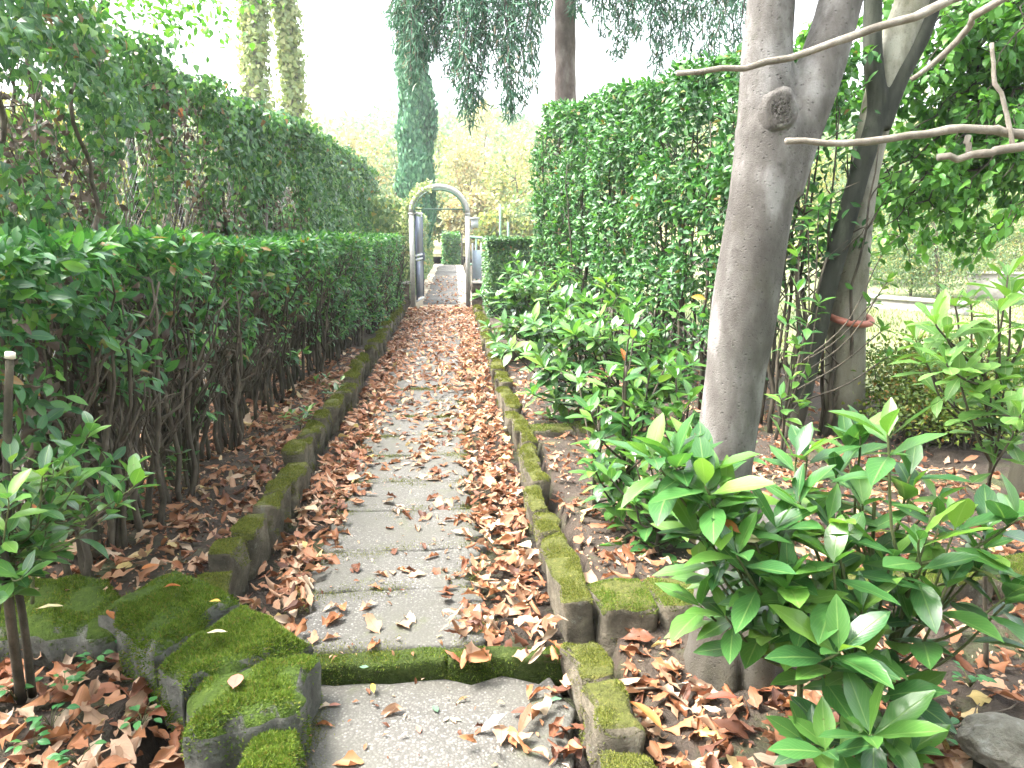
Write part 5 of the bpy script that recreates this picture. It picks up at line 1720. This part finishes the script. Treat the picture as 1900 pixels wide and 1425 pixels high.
# lawn grass
n = 16000
x = 3.6 + 12 * U(0, 1, n); y = 6.7 + 9 * U(0, 1, n)
pos = np.stack([x, y, bed(x, y) + rise(x, y) + .045], -1)
Rm = frames(rng.normal(size=(n, 3)) * .45 + [0, 0, 1.0], rdir(n)).copy()
Rm[:, :, 0] *= .18
obj('grass', scatter_mesh('grass', [TRI], pos, Rm, U(.05, .10, n), 'grass', False), None, 'short pale grass on the lawn behind the twin stem tree', 'grass', kind='stuff')

# ------------------------------------------------------------------ fallen leaves
DEADB, SHAPE = [], []
for k in range(12):
    pr = [(v, h * (U(.8, 1.5) if k % 3 else U(.55, .9))) for v, h in P_DEAD]
    cu = (.3, 2.2, 1.2, .5, 1.9, .4, 2.4, .8, 1.6, .35, 1.4, .6)[k] * U(.9, 1.1)
    SHAPE.append(('narrow ' if k % 3 == 0 else '') + ('rolled' if cu > 1.7 else 'curled' if cu > 1 else 'flat'))
    DEADB.append(leaf_base(pr, 0, U(-.9, 1.3), 5, .35, 300 + k, cu, .12 if k % 2 else .28))
DEADLO = [leaf_base([(0, .02), (.15, .06), (.4, U(.2, .3)), (.7, U(.18, .28)), (1, .01)], 0, U(-.9, 1.3), 3, .4, 340 + k, U(.4, 2.0)) for k in range(8)]
DEADM = [mesh_np('fallen_leaf', b[0] - [0, .5, 0], [b[1]], b[2], np.zeros(len(b[0])), 'dead') for b in DEADB]
DEADLO = [(b[0] - [0, .5, 0], b[1], b[2]) for b in DEADLO]


def lay(x, y, zoff, tilt):
    n = len(x)
    nr = np.stack([rng.normal(size=n) * tilt, rng.normal(size=n) * tilt, np.ones(n)], -1)
    a = U(0, 6.28, n)
    d = np.stack([np.cos(a), np.sin(a), 0 * a], -1)
    d = d - nr * (np.sum(d * nr, -1, keepdims=True) / np.sum(nr * nr, -1, keepdims=True))
    flip = np.where((U(0, 1, n) < .3) & (tilt > .2), -1, 1)[:, None]
    return np.stack([x, y, surf(x, y) + zoff], -1), frames(d, nr * flip)


xs, ys_, zo, tl, sz, zone = [], [], [], [], [], []


def litter(n, xr, yr, dens, zr, tilt, size, z_id):
    x, y = U(*xr, n), U(*yr, n)
    k = U(0, 1, n) < dens(x, y)
    m = k.sum()
    xs.append(x[k]); ys_.append(y[k]); zo.append(U(*zr, m)); tl.append(np.full(m, tilt)); sz.append(U(*size, m)); zone.append(np.full(m, z_id))


def pathdens(x, y):
    edge = np.maximum(sm(-.42, -.66, x), sm(-.05, .12, x))
    mid = .13 + .40 * sm(3.8, 8.0, y)
    nz = np.array([noise.noise(Vector((a * 3, b * 2.2, 7))) for a, b in zip(x, y)])
    d = np.clip(np.maximum(mid, edge) + .5 * nz, .04, 1)
    return d


litter(3000, (PX0 + .02, PX1 - .02), (STEP_Y + .08, 6.5), pathdens, (.006, .045), .38, (.055, .105), 0)
litter(4200, (PX0 + .02, PX1 - .02), (6.5, 15.3), pathdens, (.006, .05), .42, (.06, .11), 0)
litter(40, (-.05, .36), (STEP_Y - .07, STEP_Y + .1), lambda x, y: .9 + 0 * x, (.085, .125), .5, (.06, .11), 0)
litter(190, (-.50, PX1 - .01), (1.7, STEP_Y - .08), lambda x, y: np.clip(.06 + .95 * sm(.02, .25, x), 0, 1), (.01, .04), .35, (.06, .11), 0)
litter(900, (PX0, PX1), (15.7, 26), lambda x, y: .35 + 0 * x, (.02, .05), .4, (.06, .12), 9)
lb = lambda x, y: np.clip(.75 + .6 * np.array([noise.noise(Vector((a * 2.5, b * 2.5, 17))) for a, b in zip(x, y)]), 0, 1)
litter(620, (-1.75, -.58), (1.35, 2.75), lambda x, y: np.where((x > -.95) & (y > 2.25), 0, np.where((x > -.75) & (y > 1.7), 0, lb(x, y))), (.008, .05), .40, (.08, .145), 1)
litter(2600, (-2.3, -.99), (2.75, 9), lb, (.005, .05), .42, (.06, .11), 1)
litter(900, (.54, 1.55), (1.35, 2.55), lambda x, y: np.where(np.hypot(x - .9, y - 2.36) < .17, 0, lb(x, y) * .8), (.006, .045), .38, (.07, .125), 2)
litter(1500, (1.4, 3.2), (1.5, 4.6), lambda x, y: lb(x, y) * .75, (.005, .04), .38, (.06, .11), 2)
litter(2600, (.52, 2.6), (2.8, 9), lambda x, y: lb(x, y) * .75, (.005, .04), .40, (.055, .10), 2)
litter(900, (2.5, 7), (4.5, 9), lambda x, y: .5 + 0 * x, (.01, .05), .40, (.06, .11), 2)
x, y = np.concatenate(xs), np.concatenate(ys_)
zo, sz, zone = np.concatenate(zo), np.concatenate(sz), np.concatenate(zone)
tl = np.concatenate(tl)
bare = (zone == 0) & (y < 6.5) & (x > -.52) & (x < .02) & (zo < .08)     # single leaves on bare concrete lie flat on it
zo = np.where(bare, .004 + .2 * zo, zo)
tl = np.where(bare, .14, tl)
pos, Rm = lay(x, y, zo, tl)
pick = np.concatenate([np.where(zone == zid)[0][pick_largest(pos[zone == zid], sz[zone == zid], q_n, 16)] for zid, q_n in ((0, 125), (1, 70), (2, 85))])
TN = list(TONES)
TW = (.14, .22, .26, .26, .12)
LEAFM = {}
for tn in TN:
    for k in range(6):
        b = DEADB[(k * 2 + TN.index(tn)) % 12]
        LEAFM[tn, k, 's'] = SHAPE[(k * 2 + TN.index(tn)) % 12]
        LEAFM[tn, k] = mesh_np('fallen_leaf', b[0] - [0, .5, 0], [b[1]], b[2], np.zeros(len(b[0])), 'dead ' + tn)


def spot(zid, p):
    x, y = p[0], p[1]
    if zid == 0:
        if y < STEP_Y: return 'on the lower path in front of the mossy step'
        if x < -.55: return 'on the path along the left kerb'
        if x > .05: return 'on the path along the right kerb'
        return 'on the bare middle of the path' if y < 3.6 else 'on the middle of the path beyond the first slabs'
    if zid == 1:
        return 'on the soil beside the near left slabs' if y < 2.75 else 'on the soil under the low hedge'
    if y < 2.6 and x < 1.0: return 'between the near right kerb and the trunk foot'
    if y < 2.6 and x < 1.45: return 'under the foreground laurel'
    if x > 1.4: return 'on the soil under the pale rosette shrub'
    return 'on the soil under the thin laurel right of the kerb'


for i in pick:
    tn = TN[int(rng.choice(5, p=TW))]
    where = spot(int(zone[i]), pos[i])
    k = int(rng.integers(6))
    sh = LEAFM[tn, k, 's']
    big = 'large ' if sz[i] > .105 else 'small ' if sz[i] < .08 else ''
    obj('fallen_leaf', LEAFM[tn, k], None, f'{big}{sh} {tn} leaf {where}', 'leaf', f'dry leaves {where}', mtx=mat4(pos[i], Rm[i], sz[i]))
rest = np.ones(len(pos), bool); rest[pick] = False
nearm = rest & (pos[:, 1] < 5.5)
obj('leaf_litter', scatter_mesh('leaf_litter', [(b[0] - [0, .5, 0], b[1], b[2]) for b in DEADB], pos[nearm], Rm[nearm], sz[nearm], 'dead'), None, 'carpet of dry brown leaves over the near path and beds', 'leaves', kind='stuff')
farm = rest & (pos[:, 1] >= 5.5)
obj('leaf_litter', scatter_mesh('leaf_litter', DEADLO, pos[farm], Rm[farm], sz[farm], 'dead'), None, 'carpet of dry brown leaves over the farther path and beds', 'leaves', kind='stuff')
# crumbs of broken leaf and twig on the beds
n = 14000
x = np.where(U(0, 1, n) < .5, U(-2.2, -1.0, n), U(.55, 3.0, n)); y = 1.4 + 6 * U(0, 1, n) ** 1.3
ok = ~((x < -.6) & (x > -1.8) & (y > 2.3) & (y < 2.75))
x, y = x[ok], y[ok]
pos = np.stack([x, y, bed(x, y) + .006], -1)
n = len(x)
obj('leaf_crumbs', scatter_mesh('leaf_crumbs', DEADLO, pos, frames(rdir(n) * [1, 1, .3], rdir(n) * .4 + [0, 0, 1]), U(.012, .035, n), 'dead'), None, 'crumbs of broken leaves scattered on the soil of the beds', 'leaf crumbs', kind='stuff')

# single leaves one can point at
def special(label, mat, px, py, z, size, rz, curl=.5, droop=.2, wid=1.0, tilt=(0, 0)):
    b = leaf_base([(v, h * wid) for v, h in P_ELL_HI], 0, droop, 5, .15, int(rng.integers(999)), curl)
    me = mesh_np('fallen_leaf', b[0] - [0, .5, 0], [b[1]], b[2], np.zeros(len(b[0])), mat)
    p = flat(px, py, z)
    obj('fallen_leaf', me, None, label, 'leaf', None, mtx=Matrix.Translation(p) @ Matrix.Rotation(tilt[0], 4, 'X') @ Matrix.Rotation(tilt[1], 4, 'Y') @ Matrix.Rotation(rz, 4, 'Z') @ Matrix.Scale(size, 4))


special('oval pinkish leaf on the grey mossy slab', 'dead_pink', 437, 1262, .150, .088, .1, .25, .15, 1.25)
special('narrow cream leaf on the middle mossy slab', 'dead_cream', 403, 1172, .186, .066, 1.55, .9, .1, .85)
special('small yellow leaf at the joint of two mossy slabs', 'dead_yellow', 399, 1114, .182, .046, 1.3, .5, .3, 1.1)
special('long cream leaf on the dark slab by the left edge', 'dead_cream', 92, 1125, .13, .085, -1.2, .8, .2, .85)
special('orange brown leaf on the back edge of the furthest near slab', 'dead_orange', 277, 1050, .192, .066, -.9, .6, .3, 1.2, (.2, 0))
special('curled brown leaf on the furthest near slab', 'dead_orange', 320, 1086, .195, .06, -1.1, 1.6, .4, .9)
special('orange leaf tip standing against the side of the slabs', 'dead_orange', 205, 1138, .14, .06, .7, .9, .6, 1.1, (.5, .3))
special('green leaf on the mossy step', 'dead_green', 676, 1237, .02, .034, 1.4, .3, .1, 1.2)
special('yellow leaf at the foot of the mossy step', 'dead_yellow', 692, 1275, -.055, .05, .2, .7, .4, 1.0, (.3, 0))
special('green leaf on the bare near slab of the path', 'dead_green', 808, 1314, -.07, .048, .35, .4, .2, 1.0)
special('green leaf among brown ones at the right of the near slab', 'dead_green', 1030, 1297, -.05, .05, -1.2, .5, .2, 1.1)
special('dark red leaf on the near slab of the path', 'dead_red', 968, 1318, -.06, .07, 1.45, .7, .3, 1.1)
special('pinkish leaf lying in the middle of the near slab', 'dead_pink', 777, 1352, -.075, .05, .2, .6, .2, .9)
special('greyish leaf at the left of the near slab', 'dead_pink', 620, 1307, -.075, .045, 1.5, .5, .2, .9)
special('large cream leaf on the path by the left kerb', 'dead_cream', 572, 942, .03, .13, 1.0, .6, .5, 1.6)
special('round cream leaf on the path near the right kerb', 'dead_cream', 972, 1010, .04, .10, .6, .6, .4, 1.8)
special('long orange leaf against the near right kerb', 'dead_orange', 1200, 1320, .03, .16, .45, .9, .4, .75, (.1, .3))
special('dark red leaf on the soil near the trunk foot', 'dead_red', 1340, 1290, 0.03, .10, 1.3, .7, .4, 1.0)
special('yellow leaf under the laurel near the right kerb', 'dead_yellow', 1283, 1025, .06, .05, .8, .3, .2, 1.3, (.6, 0))
special('red oval leaf on the soil right of the foreground laurel', 'dead_red', 1667, 1292, .01, .045, 1.4, .3, .1, 1.3)

# dry leaves hanging in the shrubs
def hung(label, mat, p, size, rot):
    b = leaf_base([(v, h * 1.2) for v, h in P_ELL_HI], 0, .4, 5, .2, int(rng.integers(999)), .9)
    me = mesh_np('caught_leaf', b[0], [b[1]], b[2], np.zeros(len(b[0])), mat)
    obj('caught_leaf', me, None, label, 'leaf', None, mtx=Matrix.Translation(p) @ Matrix.Rotation(rot[0], 4, 'X') @ Matrix.Rotation(rot[1], 4, 'Y') @ Matrix.Rotation(rot[2], 4, 'Z') @ Matrix.Scale(size, 4))


hung('bright orange leaf caught in the broad laurel', 'dead_orange', at(1160, 672, 5.1), .10, (1.3, .3, .2))
hung('orange leaf caught on the low hedge top, toward the fence', 'dead_orange', at(430, 455, 5.0), .09, (.3, .2, 1.3))
hung('yellow leaf in front of the tall hedge beside the big trunk', 'dead_yellow', at(1310, 555, 4.6), .09, (.9, .2, 1.4))
hung('red brown leaf hanging on the ivy fence', 'dead_orange', at(340, 222, 6.2), .11, (1.4, .2, .3))
hung('red brown leaf low on the wire fence', 'dead_orange', at(272, 396, 5.5), .09, (1.2, .5, .9))
hung('curled brown leaf caught on top of the foreground laurel', 'dead_orange', at(1375, 990, 1.82), .075, (.6, .2, .9))
hung('tan leaf caught in the foreground laurel', 'dead_cream', at(1412, 1003, 1.82), .06, (.8, .1, 1.4))

# twigs on the ground
for lab, a_, b_ in (('thin dark twig lying across the soil at the trunk foot', (1130, 1275), (1410, 1245)), ('short grey twig right of the trunk foot', (1405, 1290), (1432, 1215)), ('thin twig on the soil in the lower right corner', (1700, 1345), (1890, 1290))):
    A_, B_ = flat(*a_, -.005), flat(*b_, -.005)
    P = wobble(A_, B_, 10, .008)
    P[:, 2] = bed(P[:, 0], P[:, 1]) + .018
    m = MB(); m.tube(P, np.linspace(.005, .003, 10), 6)
    m.tube(wobble(P[5], P[5] + [.05, .04, .02], 4, .004), np.linspace(.003, .0015, 4), 5)
    obj('twig', m.mesh('twig', 'twig'), None, lab, 'twig')

n = 700
x = U(PX0 + .02, PX1 - .02, n); y = 1.6 + 8 * U(0, 1, n) ** 1.4
obj('leaf_crumbs', scatter_mesh('leaf_crumbs', DEADLO, np.stack([x, y, surf(x, y) + .007], -1), frames(rdir(n) * [1, 1, .3], rdir(n) * .4 + [0, 0, 1]), U(.010, .034, n), 'dead'), None, 'crumbs of broken leaves scattered over the concrete path', 'leaf crumbs', kind='stuff')

# small weeds on the near left soil
W_ = ((120, 1285), (62, 1390), (225, 1205), (180, 1235), (265, 1345), (145, 1420), (95, 1350), (270, 1190), (1605, 1270), (1800, 1275), (1745, 1385), (30, 1300))
WL = ('small green weed left of the slabs among brown leaves', 'small green weed in the bottom left corner', 'small weed touching the side of the middle slab', 'low weed left of the middle slab', 'tiny weed left of the grey slab', 'small weed at the bottom edge left of the slabs', 'little green weed between bottom corner and sapling', 'tiny weed at the slab joint', 'small weed on the soil right of the foreground laurel', 'small weed under the pale rosette shrub', 'tiny weed beside the pale rock', 'small weed at the sapling foot')
for (px, py), lab in zip(W_, WL):
    b = flat(px, py, -.02)
    t = thing('weed', lab, 'weed', b)
    for k in range(int(rng.integers(7, 12))):
        a = U(0, 6.28); r = U(.01, .05)
        p = b + [math.cos(a) * r, math.sin(a) * r, U(.02, .06)]
        m = MB(); m.tube([b, (b + p) / 2 + [0, 0, .01], p], [.0015, .0012, .001], 4)
        obj('stalk', m.mesh('stalk', 'twig_green'), t)
        Rm = frames(np.array([[math.cos(a), math.sin(a), .15]]), np.array([[U(-.3, .3), U(-.3, .3), 1]]))[0]
        obj('leaf', HI['weed'][int(rng.integers(4))][1], t, mtx=mat4(p, Rm, U(.022, .042)))

# ------------------------------------------------------------------ air
hm, ht, hb, ho = nt('haze_air')
ht.nodes.remove(hb)
pv = nd(ht, 'ShaderNodeVolumePrincipled')
pv.inputs['Color'].default_value = (0.95, 0.98, 1.0, 1)
pv.inputs["Density"].default_value = 0.0011
pv.inputs['Anisotropy'].default_value = 0.3
ht.links.new(pv.outputs[0], ho.inputs['Volume'])
hzb = MB().box((0, 120, 22), (1000, 1100, 50)).mesh('haze', None, False)
hzb.materials.append(hm)
obj('haze', hzb, None, 'thin pale haze in the air around the garden', 'haze', kind='stuff')
